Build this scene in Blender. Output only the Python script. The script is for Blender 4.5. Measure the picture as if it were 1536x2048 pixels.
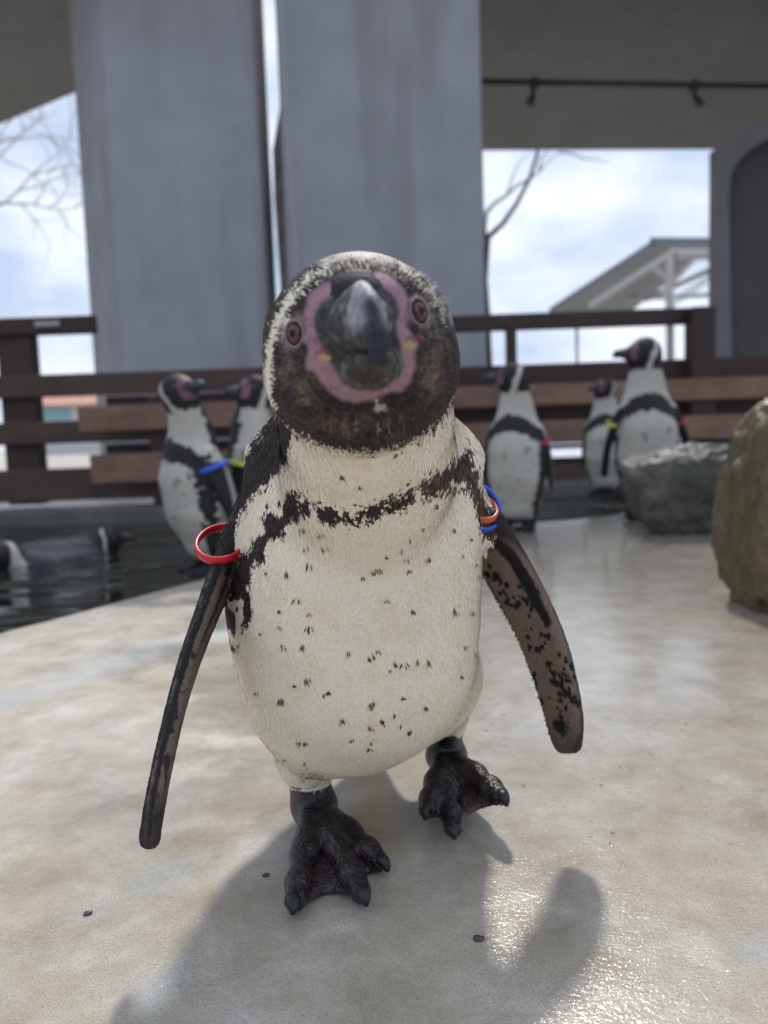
import bpy, bmesh, math, random
import numpy as np
from mathutils import Vector, Matrix
from mathutils.bvhtree import BVHTree

for o in list(bpy.data.objects): bpy.data.objects.remove(o)
scene = bpy.context.scene
COL = scene.collection
RNG = np.random.default_rng(7)
rad = math.radians

# ------------------------------------------------------------------ camera
FPX = 1540.0                       # focal length in photograph pixels (1536 x 2048)
CAM_H = 0.28
cam_d = bpy.data.cameras.new('camera')
cam = bpy.data.objects.new('camera', cam_d); COL.objects.link(cam)
cam_d.sensor_fit = 'VERTICAL'; cam_d.sensor_height = 36.0; cam_d.sensor_width = 27.0
cam_d.lens = FPX / 2048 * 36.0
cam_d.clip_start = 0.01; cam_d.clip_end = 3000
CR = Matrix.Rotation(rad(90 - 5.5), 3, 'X') @ Matrix.Rotation(rad(-2.0), 3, 'Z')
cam.matrix_world = Matrix.Translation((0, 0, CAM_H)) @ CR.to_4x4()
cam_d.dof.use_dof = True
cam_d.dof.focus_distance = 0.44
cam_d.dof.aperture_fstop = 6.6
scene.camera = cam
scene.render.resolution_x = 768; scene.render.resolution_y = 1024

# ------------------------------------------------------------------ light
SUN_AZ, SUN_EL = rad(5), rad(52)  # azimuth from +Y towards +X
world = bpy.data.worlds.new('World'); scene.world = world
world.use_nodes = True
wn, wl = world.node_tree.nodes, world.node_tree.links
wn.clear()
wout = wn.new('ShaderNodeOutputWorld'); wbg = wn.new('ShaderNodeBackground')
wbg.inputs['Strength'].default_value = 0.1
sky = wn.new('ShaderNodeTexSky'); sky.sky_type = 'NISHITA'; sky.sun_disc = False
sky.sun_elevation = SUN_EL; sky.sun_rotation = SUN_AZ; sky.air_density = 1.0; sky.dust_density = 2.0
wtc = wn.new('ShaderNodeTexCoord')
wmap = wn.new('ShaderNodeMapping'); wmap.inputs['Scale'].default_value = (1, 1, 2.0)
wno = wn.new('ShaderNodeTexNoise'); wno.inputs['Scale'].default_value = 4.2
wno.inputs['Detail'].default_value = 7; wno.inputs['Roughness'].default_value = 0.52
wrp = wn.new('ShaderNodeValToRGB')
wrp.color_ramp.elements[0].position = 0.38; wrp.color_ramp.elements[0].color = (4.5, 5.5, 7.4, 1)
wrp.color_ramp.elements[1].position = 0.65; wrp.color_ramp.elements[1].color = (8.7, 9.1, 9.9, 1)
wmx = wn.new('ShaderNodeMix'); wmx.data_type = 'RGBA'; wmx.inputs[0].default_value = 0.9
wl.new(wtc.outputs['Generated'], wmap.inputs[0]); wl.new(wmap.outputs[0], wno.inputs['Vector'])
wl.new(wno.outputs['Fac'], wrp.inputs['Fac'])
wl.new(sky.outputs[0], wmx.inputs[6]); wl.new(wrp.outputs[0], wmx.inputs[7])
wl.new(wmx.outputs[2], wbg.inputs['Color']); wl.new(wbg.outputs[0], wout.inputs[0])

sun_d = bpy.data.lights.new('sun', 'SUN'); sun_d.energy = 2.45; sun_d.angle = rad(4.5)
sun_d.color = (1.0, 0.95, 0.87)
sun = bpy.data.objects.new('sun', sun_d); COL.objects.link(sun)
SV = Vector((math.sin(SUN_AZ) * math.cos(SUN_EL), math.cos(SUN_AZ) * math.cos(SUN_EL), math.sin(SUN_EL)))
sun.rotation_euler = (-SV).to_track_quat('-Z', 'Y').to_euler()
sun.location = SV * 20

vs = scene.view_settings
vs.view_transform = 'Standard'; vs.look = 'None'; vs.exposure = 0.35; vs.gamma = 1.0
vs.use_curve_mapping = False
scene.cycles.use_denoising = True
scene.cycles.max_bounces = 5; scene.cycles.diffuse_bounces = 3

# ------------------------------------------------------------------ helpers
CRn = np.array(CR)
def ray(px, py):
    d = CRn @ np.array([(px - 768) / FPX, -(py - 1024) / FPX, -1.0])
    return d
def P(px, py, D):                  # world point seen at that pixel, D metres ahead
    d = ray(px, py)
    return np.array([0, 0, CAM_H]) + d * (D / d[1])
def G(px, py, z=0.0):              # world point on the level z
    d = ray(px, py)
    return np.array([0, 0, CAM_H]) + d * ((z - CAM_H) / d[2])
def R(px, D): return px * D / FPX
def project(p):
    q = (p - np.array([0, 0, CAM_H])) @ CRn
    return 768 - FPX * q[:, 0] / q[:, 2], 1024 + FPX * q[:, 1] / q[:, 2]

def nrm(v): v = np.asarray(v, float); return v / np.linalg.norm(v)

def hash3(i, j, k):
    n = (i.astype(np.int64) * 374761393 + j.astype(np.int64) * 668265263 + k.astype(np.int64) * 2147483647 + 1013904223) & 0xffffffff
    n = ((n ^ (n >> 13)) * 1274126177) & 0xffffffff
    return ((n ^ (n >> 16)) & 0xffff) / 65535.0
def vnoise(p):
    i = np.floor(p).astype(np.int64); f = p - i; f = f * f * (3 - 2 * f)
    r = 0
    for a in (0, 1):
        for b in (0, 1):
            for c in (0, 1):
                w = (f[:, 0] if a else 1 - f[:, 0]) * (f[:, 1] if b else 1 - f[:, 1]) * (f[:, 2] if c else 1 - f[:, 2])
                r = r + w * hash3(i[:, 0] + a, i[:, 1] + b, i[:, 2] + c)
    return r
def fbm(p, o=3):
    r, a, t = 0, 1.0, 0
    for q in range(o):
        r = r + a * vnoise(p * 2 ** q + q * 17.3); t += a; a *= .5
    return r / t

def tag(o, label=None, cat=None, group=None, kind=None):
    if label: o['label'] = label
    if cat: o['category'] = cat
    if group: o['group'] = group
    if kind: o['kind'] = kind
    return o
def empty(name, loc=(0, 0, 0), rz=0.0):
    o = bpy.data.objects.new(name, None); COL.objects.link(o)
    o.location = loc; o.rotation_euler = (0, 0, rz); o.empty_display_size = .05
    return o
def link(name, me, mat, parent=None, smooth=False):
    if mat is not None and not me.materials: me.materials.append(mat)
    if smooth: me.polygons.foreach_set('use_smooth', [True] * len(me.polygons))
    o = bpy.data.objects.new(name, me); COL.objects.link(o)
    if parent is not None:
        o.parent = parent
        bpy.context.view_layer.update()
        o.matrix_parent_inverse = parent.matrix_world.inverted()
    return o
def pymesh(name, v, f):
    me = bpy.data.meshes.new(name)
    me.from_pydata([tuple(map(float, x)) for x in v], [], [tuple(map(int, x)) for x in f]); me.update()
    return me
def npmesh(name, v, f):            # f: (n,k) array
    me = bpy.data.meshes.new(name)
    v = np.asarray(v, np.float32); f = np.asarray(f, np.int32); k = f.shape[1]
    me.vertices.add(len(v)); me.vertices.foreach_set('co', v.ravel())
    me.loops.add(f.size); me.loops.foreach_set('vertex_index', f.ravel())
    me.polygons.add(len(f))
    me.polygons.foreach_set('loop_start', np.arange(0, f.size, k, dtype=np.int32))
    me.polygons.foreach_set('loop_total', np.full(len(f), k, np.int32))
    me.update(calc_edges=True); me.validate()
    return me
def setcol(me, c):
    a = me.color_attributes.new('Col', 'FLOAT_COLOR', 'POINT')
    c4 = np.ones((len(c), 4), np.float32); c4[:, :3] = c
    a.data.foreach_set('color', c4.ravel())
def box_mesh(name, x0, x1, y0, y1, z0, z1, bev=0.0):
    bm = bmesh.new()
    bmesh.ops.create_cube(bm, size=1)
    for v in bm.verts:
        v.co = Vector(((x0 + x1) / 2 + v.co.x * (x1 - x0), (y0 + y1) / 2 + v.co.y * (y1 - y0), (z0 + z1) / 2 + v.co.z * (z1 - z0)))
    if bev: bmesh.ops.bevel(bm, geom=list(bm.edges), offset=bev, segments=2, affect='EDGES', profile=.6)
    me = bpy.data.meshes.new(name); bm.to_mesh(me); bm.free(); return me
def prism_mesh(name, pts, axis, a, b, bev=0.0):
    """polygon pts in the plane normal to axis ('y': pts are x,z; 'z': pts are x,y; 'x': pts are y,z), extruded a..b"""
    def mk(p, t):
        return {'y': (p[0], t, p[1]), 'z': (p[0], p[1], t), 'x': (t, p[0], p[1])}[axis]
    n = len(pts)
    bm = bmesh.new()
    A = [bm.verts.new(mk(p, a)) for p in pts]; B = [bm.verts.new(mk(p, b)) for p in pts]
    bm.faces.new(A); bm.faces.new(B[::-1])
    for i in range(n): bm.faces.new((A[i], B[i], B[(i + 1) % n], A[(i + 1) % n]))
    bmesh.ops.recalc_face_normals(bm, faces=bm.faces)
    if bev: bmesh.ops.bevel(bm, geom=list(bm.edges), offset=bev, segments=2, affect='EDGES')
    me = bpy.data.meshes.new(name); bm.to_mesh(me); bm.free(); return me
def tube_mesh(name, pts, radii, seg=10):
    pts = [np.asarray(p, float) for p in pts]; n = len(pts)
    if np.isscalar(radii): radii = [radii] * n
    V, F = [], []
    ref = np.array([0.3, 0.9, 0.31])
    for i, p in enumerate(pts):
        t = nrm(pts[min(i + 1, n - 1)] - pts[max(i - 1, 0)])
        a = nrm(np.cross(t, ref)); b = np.cross(t, a)
        for s in range(seg):
            q = 2 * math.pi * s / seg
            V.append(p + radii[i] * (math.cos(q) * a + math.sin(q) * b))
    for i in range(n - 1):
        for s in range(seg):
            F.append((i * seg + s, i * seg + (s + 1) % seg, (i + 1) * seg + (s + 1) % seg, (i + 1) * seg + s))
    F.append(tuple(range(seg))[::-1]); F.append(tuple((n - 1) * seg + s for s in range(seg)))
    me = pymesh(name, V, F)
    bm = bmesh.new(); bm.from_mesh(me); bmesh.ops.recalc_face_normals(bm, faces=bm.faces); bm.to_mesh(me); bm.free()
    return me
def band_mesh(name, c, n, rx, ry, xdir, width, th, squash=None):
    """a flat silicone band: an oval ring about axis n, band width along n"""
    n = nrm(n); x = nrm(np.asarray(xdir) - n * np.dot(xdir, n)); y = np.cross(n, x)
    prof = []
    for k in range(12):
        q = 2 * math.pi * k / 12
        e = lambda s: math.copysign(abs(s) ** .6, s)
        prof.append((th / 2 * e(math.cos(q)), width / 2 * e(math.sin(q))))
    V, F = [], []; S = 56
    for s in range(S):
        q = 2 * math.pi * s / S
        d = x * math.cos(q) * rx + y * math.sin(q) * ry
        o = nrm(x * math.cos(q) * ry + y * math.sin(q) * rx)
        for (a, b) in prof: V.append(c + d + o * a + n * b)
    for s in range(S):
        for k in range(12):
            F.append((s * 12 + k, s * 12 + (k + 1) % 12, ((s + 1) % S) * 12 + (k + 1) % 12, ((s + 1) % S) * 12 + k))
    me = pymesh(name, V, F)
    bm = bmesh.new(); bm.from_mesh(me); bmesh.ops.recalc_face_normals(bm, faces=bm.faces); bm.to_mesh(me); bm.free()
    return me

# ------------------------------------------------------------------ materials
class Mat:
    def __init__(s, name):
        s.m = bpy.data.materials.new(name); s.m.use_nodes = True
        s.n, s.l = s.m.node_tree.nodes, s.m.node_tree.links
        s.b = s.n['Principled BSDF']
        s.tc = s.n.new('ShaderNodeTexCoord')
    def noise(s, scale, detail=4, rough=.55, mapscale=None, coord='Object', dist=0.0):
        t = s.n.new('ShaderNodeTexNoise'); t.inputs['Scale'].default_value = scale
        t.inputs['Detail'].default_value = detail; t.inputs['Roughness'].default_value = rough
        t.inputs['Distortion'].default_value = dist
        if mapscale:
            m = s.n.new('ShaderNodeMapping'); m.inputs['Scale'].default_value = mapscale
            s.l.new(s.tc.outputs[coord], m.inputs[0]); s.l.new(m.outputs[0], t.inputs['Vector'])
        else: s.l.new(s.tc.outputs[coord], t.inputs['Vector'])
        return t.outputs['Fac']
    def voro(s, scale, feature='F1', mapscale=None):
        t = s.n.new('ShaderNodeTexVoronoi'); t.inputs['Scale'].default_value = scale; t.feature = feature
        s.l.new(s.tc.outputs['Object'], t.inputs['Vector']); return t.outputs['Distance']
    def ramp(s, fac, stops):
        r = s.n.new('ShaderNodeValToRGB'); e = r.color_ramp.elements
        while len(e) < len(stops): e.new(.5)
        for i, (p, c) in enumerate(stops):
            e[i].position = p; e[i].color = (*c, 1) if not np.isscalar(c) else (c, c, c, 1)
        s.l.new(fac, r.inputs['Fac']); return r.outputs['Color']
    def mix(s, fac, a, b, mode='MIX'):
        m = s.n.new('ShaderNodeMix'); m.data_type = 'RGBA'; m.blend_type = mode
        for sock, v in ((m.inputs[0], fac), (m.inputs[6], a), (m.inputs[7], b)):
            if hasattr(v, 'is_linked'): s.l.new(v, sock)
            elif np.isscalar(v): sock.default_value = v
            else: sock.default_value = (*v, 1)
        return m.outputs[2]
    def math(s, op, a, b=0.0, clamp=False):
        m = s.n.new('ShaderNodeMath'); m.operation = op; m.use_clamp = clamp
        for sock, v in ((m.inputs[0], a), (m.inputs[1], b)):
            if hasattr(v, 'is_linked'): s.l.new(v, sock)
            else: sock.default_value = v
        return m.outputs[0]
    def bump(s, h, strength, dist, prev=None):
        b = s.n.new('ShaderNodeBump'); b.inputs['Strength'].default_value = strength; b.inputs['Distance'].default_value = dist
        s.l.new(h, b.inputs['Height'])
        if prev: s.l.new(prev, b.inputs['Normal'])
        return b.outputs[0]
    def set(s, **k):
        for key, v in k.items():
            sock = s.b.inputs[{'color': 'Base Color', 'rough': 'Roughness', 'normal': 'Normal', 'metal': 'Metallic', 'spec': 'Specular IOR Level',
                               'coat': 'Coat Weight', 'coatr': 'Coat Roughness', 'sheen': 'Sheen Weight', 'ior': 'IOR', 'trans': 'Transmission Weight', 'sss': 'Subsurface Weight', 'coatn': 'Coat Normal'}[key]]
            if hasattr(v, 'is_linked'): s.l.new(v, sock)
            elif np.isscalar(v): sock.default_value = v
            else: sock.default_value = (*v, 1)
        return s.m
def plain(name, c, rough=.5, var=.12, scale=30, **k):
    m = Mat(name); f = m.noise(scale, 4)
    lo = tuple(x * (1 - var) for x in c); hi = tuple(min(1, x * (1 + var)) for x in c)
    return m.set(color=m.ramp(f, [(.3, lo), (.7, hi)]), rough=rough, **k)

def vcol_mat(name, rough, bumpscale=0, bumpd=.0004, **k):
    m = Mat(name); a = m.n.new('ShaderNodeAttribute'); a.attribute_name = 'Col'
    kw = dict(color=a.outputs['Color'], rough=rough); kw.update(k)
    if bumpscale: kw['normal'] = m.bump(m.noise(bumpscale, 3), .6, bumpd)
    return m.set(**kw)
def foot_mat():
    m = Mat('foot_skin'); a = m.n.new('ShaderNodeAttribute'); a.attribute_name = 'Col'
    sc = m.voro(420); sc2 = m.noise(160, 4, .6)
    c = m.mix(m.ramp(sc, [(.25, 0.0), (.6, .55)]), a.outputs['Color'], (.004, .004, .005))
    c = m.mix(m.ramp(sc2, [(.60, 0.0), (.76, .22)]), c, (.09, .068, .07))
    nb = m.bump(sc, .7, .0010); nb = m.bump(sc2, .5, .003, nb)
    return m.set(color=c, rough=m.ramp(sc2, [(.3, .24), (.7, .42)]), normal=nb, spec=.5)
M = {}
M['feather'] = vcol_mat('feather', .62, spec=.25)
M['plumage'] = vcol_mat('plumage', .6, 700, .0005, spec=.3)
M['foot_skin'] = foot_mat()
M['plumage_far'] = vcol_mat('plumage_far', .6, 120, .002, spec=.3)
m = Mat('beak_horn'); at_ = m.n.new('ShaderNodeAttribute'); at_.attribute_name = 'Col'
n1 = m.noise(330, 5, .65, dist=.6); n2 = m.noise(900, 3, .6)
c = m.mix(1.0, at_.outputs['Color'], m.ramp(n1, [(.32, .25), (.5, .95), (.68, 1.9)]), 'MULTIPLY')
c = m.mix(m.ramp(n2, [(.60, 0.0), (.74, .35)]), c, (.22, .22, .20))
nb = m.bump(n1, .8, .0016); nb = m.bump(n2, .5, .0005, nb)
M['beak'] = m.set(color=c, rough=m.ramp(n1, [(.3, .38), (.7, .7)]), normal=nb, spec=.4)
M['iris'] = plain('iris_red_brown', (.075, .018, .020), .25, .35, 400, coat=.35, coatr=.05)
M['pupil'] = plain('pupil_black', (.003, .003, .004), .3, .1, 100, spec=.3)
M['lid'] = plain('eyelid_skin', (.20, .155, .16), .6, .35, 500)
M['claw'] = plain('claw_black', (.008, .008, .010), .45, .3, 300)
M['red'] = plain('red_silicone', (.55, .012, .03), .32, .06, 60)
M['blue'] = plain('blue_silicone', (.02, .10, .60), .32, .06, 60)
M['orange'] = plain('orange_silicone', (.60, .11, .045), .35, .06, 60)
M['yellow'] = plain('yellow_silicone', (.55, .62, .06), .4, .06, 60)
M['green'] = plain('green_silicone', (.02, .22, .12), .4, .06, 60)
M['crimson'] = plain('crimson_silicone', (.42, .015, .06), .4, .06, 60)

# wet concrete floor
m = Mat('wet_concrete')
big = m.noise(2.2, 5, .6); mid = m.noise(16, 8, .72, dist=.25); fine = m.noise(760, 3, .65); grit = m.noise(1500, 2, .5)
c = m.ramp(mid, [(.28, (.29, .255, .20)), (.44, (.42, .38, .315)), (.57, (.51, .475, .415)), (.70, (.64, .615, .57))])
c = m.mix(m.ramp(m.noise(7, 6, .68, dist=.6), [(.46, 0.0), (.68, .5)]), c, (.40, .33, .20))                # tan stain
blue = m.ramp(m.noise(5.5, 6, .7, mapscale=(1, 1.5, 1), dist=.8), [(.57, 0.0), (.68, .6)])
c = m.mix(blue, c, (.36, .41, .43))                                               # worn bluish paint
c = m.mix(m.ramp(fine, [(.34, .65), (.46, 0.0)]), c, (.18, .15, .12))
c = m.mix(m.ramp(grit, [(.33, .7), (.43, 0.0)]), c, (.07, .06, .05))
c = m.mix(m.ramp(grit, [(.62, 0.0), (.75, .4)]), c, (.62, .60, .56))
# worn bluish band painted along the pool
g0, g1 = G(0, 1405), G(420, 1262); dn = nrm(np.array([-(g1 - g0)[1], (g1 - g0)[0]])); off_ = float(dn @ g0[:2])
vm = m.n.new('ShaderNodeVectorMath'); vm.operation = 'DOT_PRODUCT'; vm.inputs[1].default_value = (dn[0], dn[1], 0)
m.l.new(m.tc.outputs['Object'], vm.inputs[0])
bd = m.math('ABSOLUTE', m.math('SUBTRACT', vm.outputs['Value'], off_))
bd = m.math('ADD', bd, m.math('MULTIPLY', m.math('SUBTRACT', m.noise(9, 6, .7), .5), .10))
c = m.mix(m.ramp(bd, [(.012, .40), (.045, 0.0)]), c, (.42, .47, .50))
scf = m.noise(42, 8, .75, mapscale=(1, 1.5, 1), dist=.3)
c = m.mix(m.ramp(scf, [(.58, 0.0), (.74, .28)]), c, (.68, .66, .62))
c = m.mix(m.ramp(m.noise(46, 5, .7), [(.62, 0.0), (.72, .45)]), c, (.25, .22, .17))
# wetness: more to the right and away, broken up by noise
sx = m.n.new('ShaderNodeSeparateXYZ'); m.l.new(m.tc.outputs['Object'], sx.inputs[0])
wx = m.math('MULTIPLY', sx.outputs['X'], 1.5)
wy = m.math('MULTIPLY', sx.outputs['Y'], .16)
wet = m.math('ADD', m.math('ADD', wx, wy), m.math('MULTIPLY', m.noise(6.5, 5, .6), 1.6))
wetf = m.ramp(m.math('SUBTRACT', wet, .10, True), [(.34, 0.15), (.58, 1.0)])
c = m.mix(m.math('MULTIPLY', wetf, .12), c, (.12, .10, .07))
rough = m.mix(wetf, m.ramp(mid, [(.3, .62), (.7, .5)]), m.ramp(m.noise(60, 3), [(.3, .10), (.7, .22)]))
peel = m.noise(330, 3, .55)
nb = m.bump(peel, .35, .0010)
nb = m.bump(fine, .25, .0006, nb)
nb = m.bump(m.noise(25, 4), .3, .004, nb)
bn1 = m.n.new('ShaderNodeBump'); bn1.inputs['Distance'].default_value = .0011
m.l.new(m.noise(300, 3, .55), bn1.inputs['Height']); m.l.new(m.ramp(sx.outputs['Y'], [(.45, .42), (.62, .22), (.95, .09)]), bn1.inputs['Strength'])
cn = m.bump(m.noise(10, 2), .10, .004, bn1.outputs[0])
M['floor'] = m.set(color=c, rough=rough, normal=nb, coat=wetf, coatr=m.ramp(sx.outputs['Y'], [(.42, .13), (.85, .12)]), coatn=cn, spec=.4)

m = Mat('pool_water')
w1 = m.noise(3.2, 0, .5, mapscale=(.55, 1.9, 1), dist=.8); w2 = m.noise(34, 2, .5, mapscale=(.5, 1.5, 1))
nb = m.bump(w1, 1.0, .15); nb = m.bump(w2, .3, .006, nb)
M['water'] = m.set(color=(.020, .022, .014), rough=.04, normal=nb, ior=1.33, spec=.5)
M['kerb'] = plain('wet_kerb', (.10, .097, .09), .5, .3, 8)
M['poolwall'] = plain('algae_wall', (.045, .045, .03), .6, .4, 12)

def concrete(name, c, streak=.25):
    m = Mat(name)
    s1 = m.noise(1.0, 5, .6, mapscale=(2.6, 2.6, .22), dist=.3); s2 = m.noise(2.2, 5, .6)
    base = m.ramp(s2, [(.3, tuple(x * .88 for x in c)), (.7, tuple(min(1, x * 1.1) for x in c))])
    base = m.mix(m.ramp(s1, [(.5, 0.0), (.72, streak)]), base, tuple(x * .55 * k for x, k in zip(c, (1.05, 1, .85))))
    return m.set(color=base, rough=.75, normal=m.bump(m.noise(40, 4), .25, .01))
M['pillar'] = concrete('pillar_concrete', (.285, .295, .32), .7)
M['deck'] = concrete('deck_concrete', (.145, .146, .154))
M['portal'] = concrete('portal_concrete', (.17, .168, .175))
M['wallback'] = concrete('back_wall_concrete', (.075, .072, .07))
M['pipe'] = plain('dark_pipe_paint', (.02, .021, .026), .5)
M['rust'] = plain('brown_steel', (.26, .235, .215), .7, .3, 8)
M['pipe_light'] = plain('grey_pipe', (.33, .32, .32), .5)
M['white_metal'] = plain('white_painted_steel', (.62, .60, .57), .45)
M['roof_grey'] = plain('grey_sheet_roof', (.22, .24, .26), .5)
M['terracotta'] = plain('terracotta_tile', (.50, .27, .20), .8, .2, 4)
M['render_white'] = plain('white_render', (.6, .6, .6), .8)
M['teal'] = plain('teal_glass', (.22, .42, .46), .2)
M['bark'] = plain('bark', (.055, .048, .042), .85, .35, 20)
M['bark_pale'] = plain('bark_pale', (.50, .49, .47), .85, .2, 20)

def wood(name, a, b):
    m = Mat(name)
    g = m.noise(1.0, 6, .65, mapscale=(2.2, 30, 45), dist=1.0)
    k = m.noise(5, 3)
    c = m.mix(m.ramp(k, [(.35, 0.0), (.7, .6)]), m.ramp(g, [(.3, a), (.7, b)]), tuple(x * .55 for x in a))
    return m.set(color=c, rough=.62, normal=m.bump(g, .4, .003))
M['wood'] = wood('sunlit_plank_wood', (.16, .088, .058), (.29, .17, .115))  # front planks: sunlight on them is put into a paler wood colour
M['wood_dark'] = wood('dark_shaded_wood', (.030, .013, .011), (.060, .026, .020))  # dark beams; on back planks this tone also paints in their shade
M['wood_mid'] = wood('brown_shaded_wood', (.055, .030, .023), (.10, .056, .042))  # fence wood darkened, the back layer's shade put into the colour

def rockmat(name, a, b, moss, mossamt):
    m = Mat(name)
    n1 = m.noise(9, 7, .65, dist=.5); n2 = m.noise(55, 5, .6); n3 = m.noise(5, 4, .6)
    c = m.ramp(n1, [(.3, a), (.68, b)])
    c = m.mix(m.ramp(n3, [(.5 - mossamt * .25, 0.0), (.62, mossamt)]), c, moss)
    c = m.mix(m.ramp(n2, [(.3, .6), (.5, 0.0)]), c, tuple(x * .4 for x in a))
    nb = m.bump(n1, .6, .03); nb = m.bump(n2, .6, .006, nb)
    return m.set(color=c, rough=m.ramp(n2, [(.3, .30), (.7, .6)]), normal=nb)
M['rock_grey'] = rockmat('wet_grey_rock', (.05, .046, .04), (.22, .20, .175), (.026, .03, .018), .85)
M['rock_brown'] = rockmat('mossy_brown_rock', (.085, .054, .022), (.23, .155, .075), (.042, .048, .016), .78)

# ------------------------------------------------------------------ SDF modelling
class Field:
    def __init__(s, lo, hi, h):
        s.h = h; s.lo = np.asarray(lo, float)
        s.n = np.ceil((np.asarray(hi) - s.lo) / h).astype(int) + 1
        s.F = np.full(s.n, 1.0, np.float32)
    def add(s, fn, lo, hi, k=.004, margin=None):
        mg = (k * 1.5 + 3 * s.h)
        a = np.clip(np.floor((np.asarray(lo) - mg - s.lo) / s.h).astype(int), 0, s.n)
        b = np.clip(np.ceil((np.asarray(hi) + mg - s.lo) / s.h).astype(int) + 1, 0, s.n)
        if np.any(b <= a): return
        g = [(s.lo[i] + s.h * np.arange(a[i], b[i])).astype(np.float32) for i in range(3)]
        d = fn(g[0][:, None, None], g[1][None, :, None], g[2][None, None, :])
        sl = tuple(slice(a[i], b[i]) for i in range(3))
        A = s.F[sl]
        hh = np.maximum(k - np.abs(A - d), 0) / k
        s.F[sl] = np.minimum(A, d) - hh * hh * k * .25
    def cap(s, a, b, ra, rb=None, k=.004):
        rb = ra if rb is None else rb
        a = np.asarray(a, np.float32); b = np.asarray(b, np.float32); ab = b - a; L = max(float(ab @ ab), 1e-12)
        def fn(X, Y, Z):
            t = np.clip(((X - a[0]) * ab[0] + (Y - a[1]) * ab[1] + (Z - a[2]) * ab[2]) / L, 0, 1)
            return np.sqrt((X - a[0] - t * ab[0]) ** 2 + (Y - a[1] - t * ab[1]) ** 2 + (Z - a[2] - t * ab[2]) ** 2) - (ra + (rb - ra) * t)
        r = max(ra, rb)
        s.add(fn, np.minimum(a, b) - r, np.maximum(a, b) + r, k)
    def ell(s, c, ax, rr, k=.004):
        c = np.asarray(c, np.float32); ax = np.asarray(ax, np.float32); rr = np.asarray(rr, np.float32)
        def fn(X, Y, Z):
            q0 = 0; q1 = 0
            for i in range(3):
                t = ((X - c[0]) * ax[i][0] + (Y - c[1]) * ax[i][1] + (Z - c[2]) * ax[i][2]) / rr[i]
                q0 = q0 + t * t; q1 = q1 + (t / rr[i]) ** 2
            k0 = np.sqrt(q0); return k0 * (k0 - 1) / np.maximum(np.sqrt(q1), 1e-6)
        m = rr.max(); s.add(fn, c - m, c + m, k)
    def tri(s, a, b, c, r, k=.003):
        a, b, c = [np.asarray(q, np.float32) for q in (a, b, c)]
        ba, cb, ac = b - a, c - b, a - c; n = np.cross(ba, ac)
        def fn(X, Y, Z):
            p = np.stack(np.broadcast_arrays(X, Y, Z), -1)
            pa, pb, pc = p - a, p - b, p - c
            inside = (np.sign(pa @ np.cross(ba, n)) + np.sign(pb @ np.cross(cb, n)) + np.sign(pc @ np.cross(ac, n))) >= 2
            def e(pp, v):
                t = np.clip(pp @ v / (v @ v), 0, 1)[..., None]; q = v * t - pp; return (q * q).sum(-1)
            d1 = np.minimum(np.minimum(e(pa, ba), e(pb, cb)), e(pc, ac))
            d2 = (pa @ n) ** 2 / (n @ n)
            return np.sqrt(np.where(inside, d2, d1)) - r
        lo = np.minimum(np.minimum(a, b), c); hi = np.maximum(np.maximum(a, b), c)
        s.add(fn, lo - r, hi + r, k)
    def mesh(s, relax=2):
        F = s.F; S = F < 0
        n = np.array(F.shape) - 1
        cnt = np.zeros(n, np.int8)
        for a in (0, 1):
            for b in (0, 1):
                for c in (0, 1): cnt += S[a:a + n[0], b:b + n[1], c:c + n[2]]
        act = (cnt > 0) & (cnt < 8)
        idx = np.full(n, -1, np.int64); I = np.argwhere(act); idx[act] = np.arange(len(I))
        acc = np.zeros((len(I), 3)); w = np.zeros(len(I))
        C = [(a, b, c) for a in (0, 1) for b in (0, 1) for c in (0, 1)]
        for i, p in enumerate(C):
            for q in C[i + 1:]:
                if sum(abs(x - y) for x, y in zip(p, q)) != 1: continue
                fa = F[I[:, 0] + p[0], I[:, 1] + p[1], I[:, 2] + p[2]]; fb = F[I[:, 0] + q[0], I[:, 1] + q[1], I[:, 2] + q[2]]
                mk = (fa < 0) != (fb < 0)
                t = np.where(mk, fa / np.where(mk, fa - fb, 1), 0)
                pt = np.array(p)[None] + t[:, None] * (np.array(q) - np.array(p))[None]
                acc += pt * mk[:, None]; w += mk
        V = (I + acc / w[:, None]) * s.h + s.lo
        Q = []
        for ax in range(3):
            u, v = (ax + 1) % 3, (ax + 2) % 3
            sl0 = [slice(None)] * 3; sl1 = [slice(None)] * 3
            sl0[ax] = slice(0, -1); sl1[ax] = slice(1, None)
            A, B = S[tuple(sl0)], S[tuple(sl1)]
            E = np.argwhere(A != B)
            E = E[(E[:, u] > 0) & (E[:, v] > 0) & (E[:, u] < n[u]) & (E[:, v] < n[v])]
            def cell(du, dv):
                e = E.copy(); e[:, u] -= du; e[:, v] -= dv; return idx[e[:, 0], e[:, 1], e[:, 2]]
            q = np.stack([cell(1, 1), cell(0, 1), cell(0, 0), cell(1, 0)], 1)
            flip = ~A[E[:, 0], E[:, 1], E[:, 2]]
            q[flip] = q[flip][:, ::-1]
            Q.append(q)
        Q = np.concatenate(Q); Q = Q[(Q >= 0).all(1)]
        for _ in range(relax):
            a = np.concatenate([Q[:, i] for i in range(4)] + [Q[:, (i + 1) % 4] for i in range(4)])
            b = np.concatenate([Q[:, (i + 1) % 4] for i in range(4)] + [Q[:, i] for i in range(4)])
            c_ = np.bincount(a, minlength=len(V)).astype(float)
            s_ = np.stack([np.bincount(a, weights=V[b, k], minlength=len(V)) for k in range(3)], 1)
            V = V * .5 + .5 * s_ / np.maximum(c_, 1)[:, None]
        return V, Q

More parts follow.
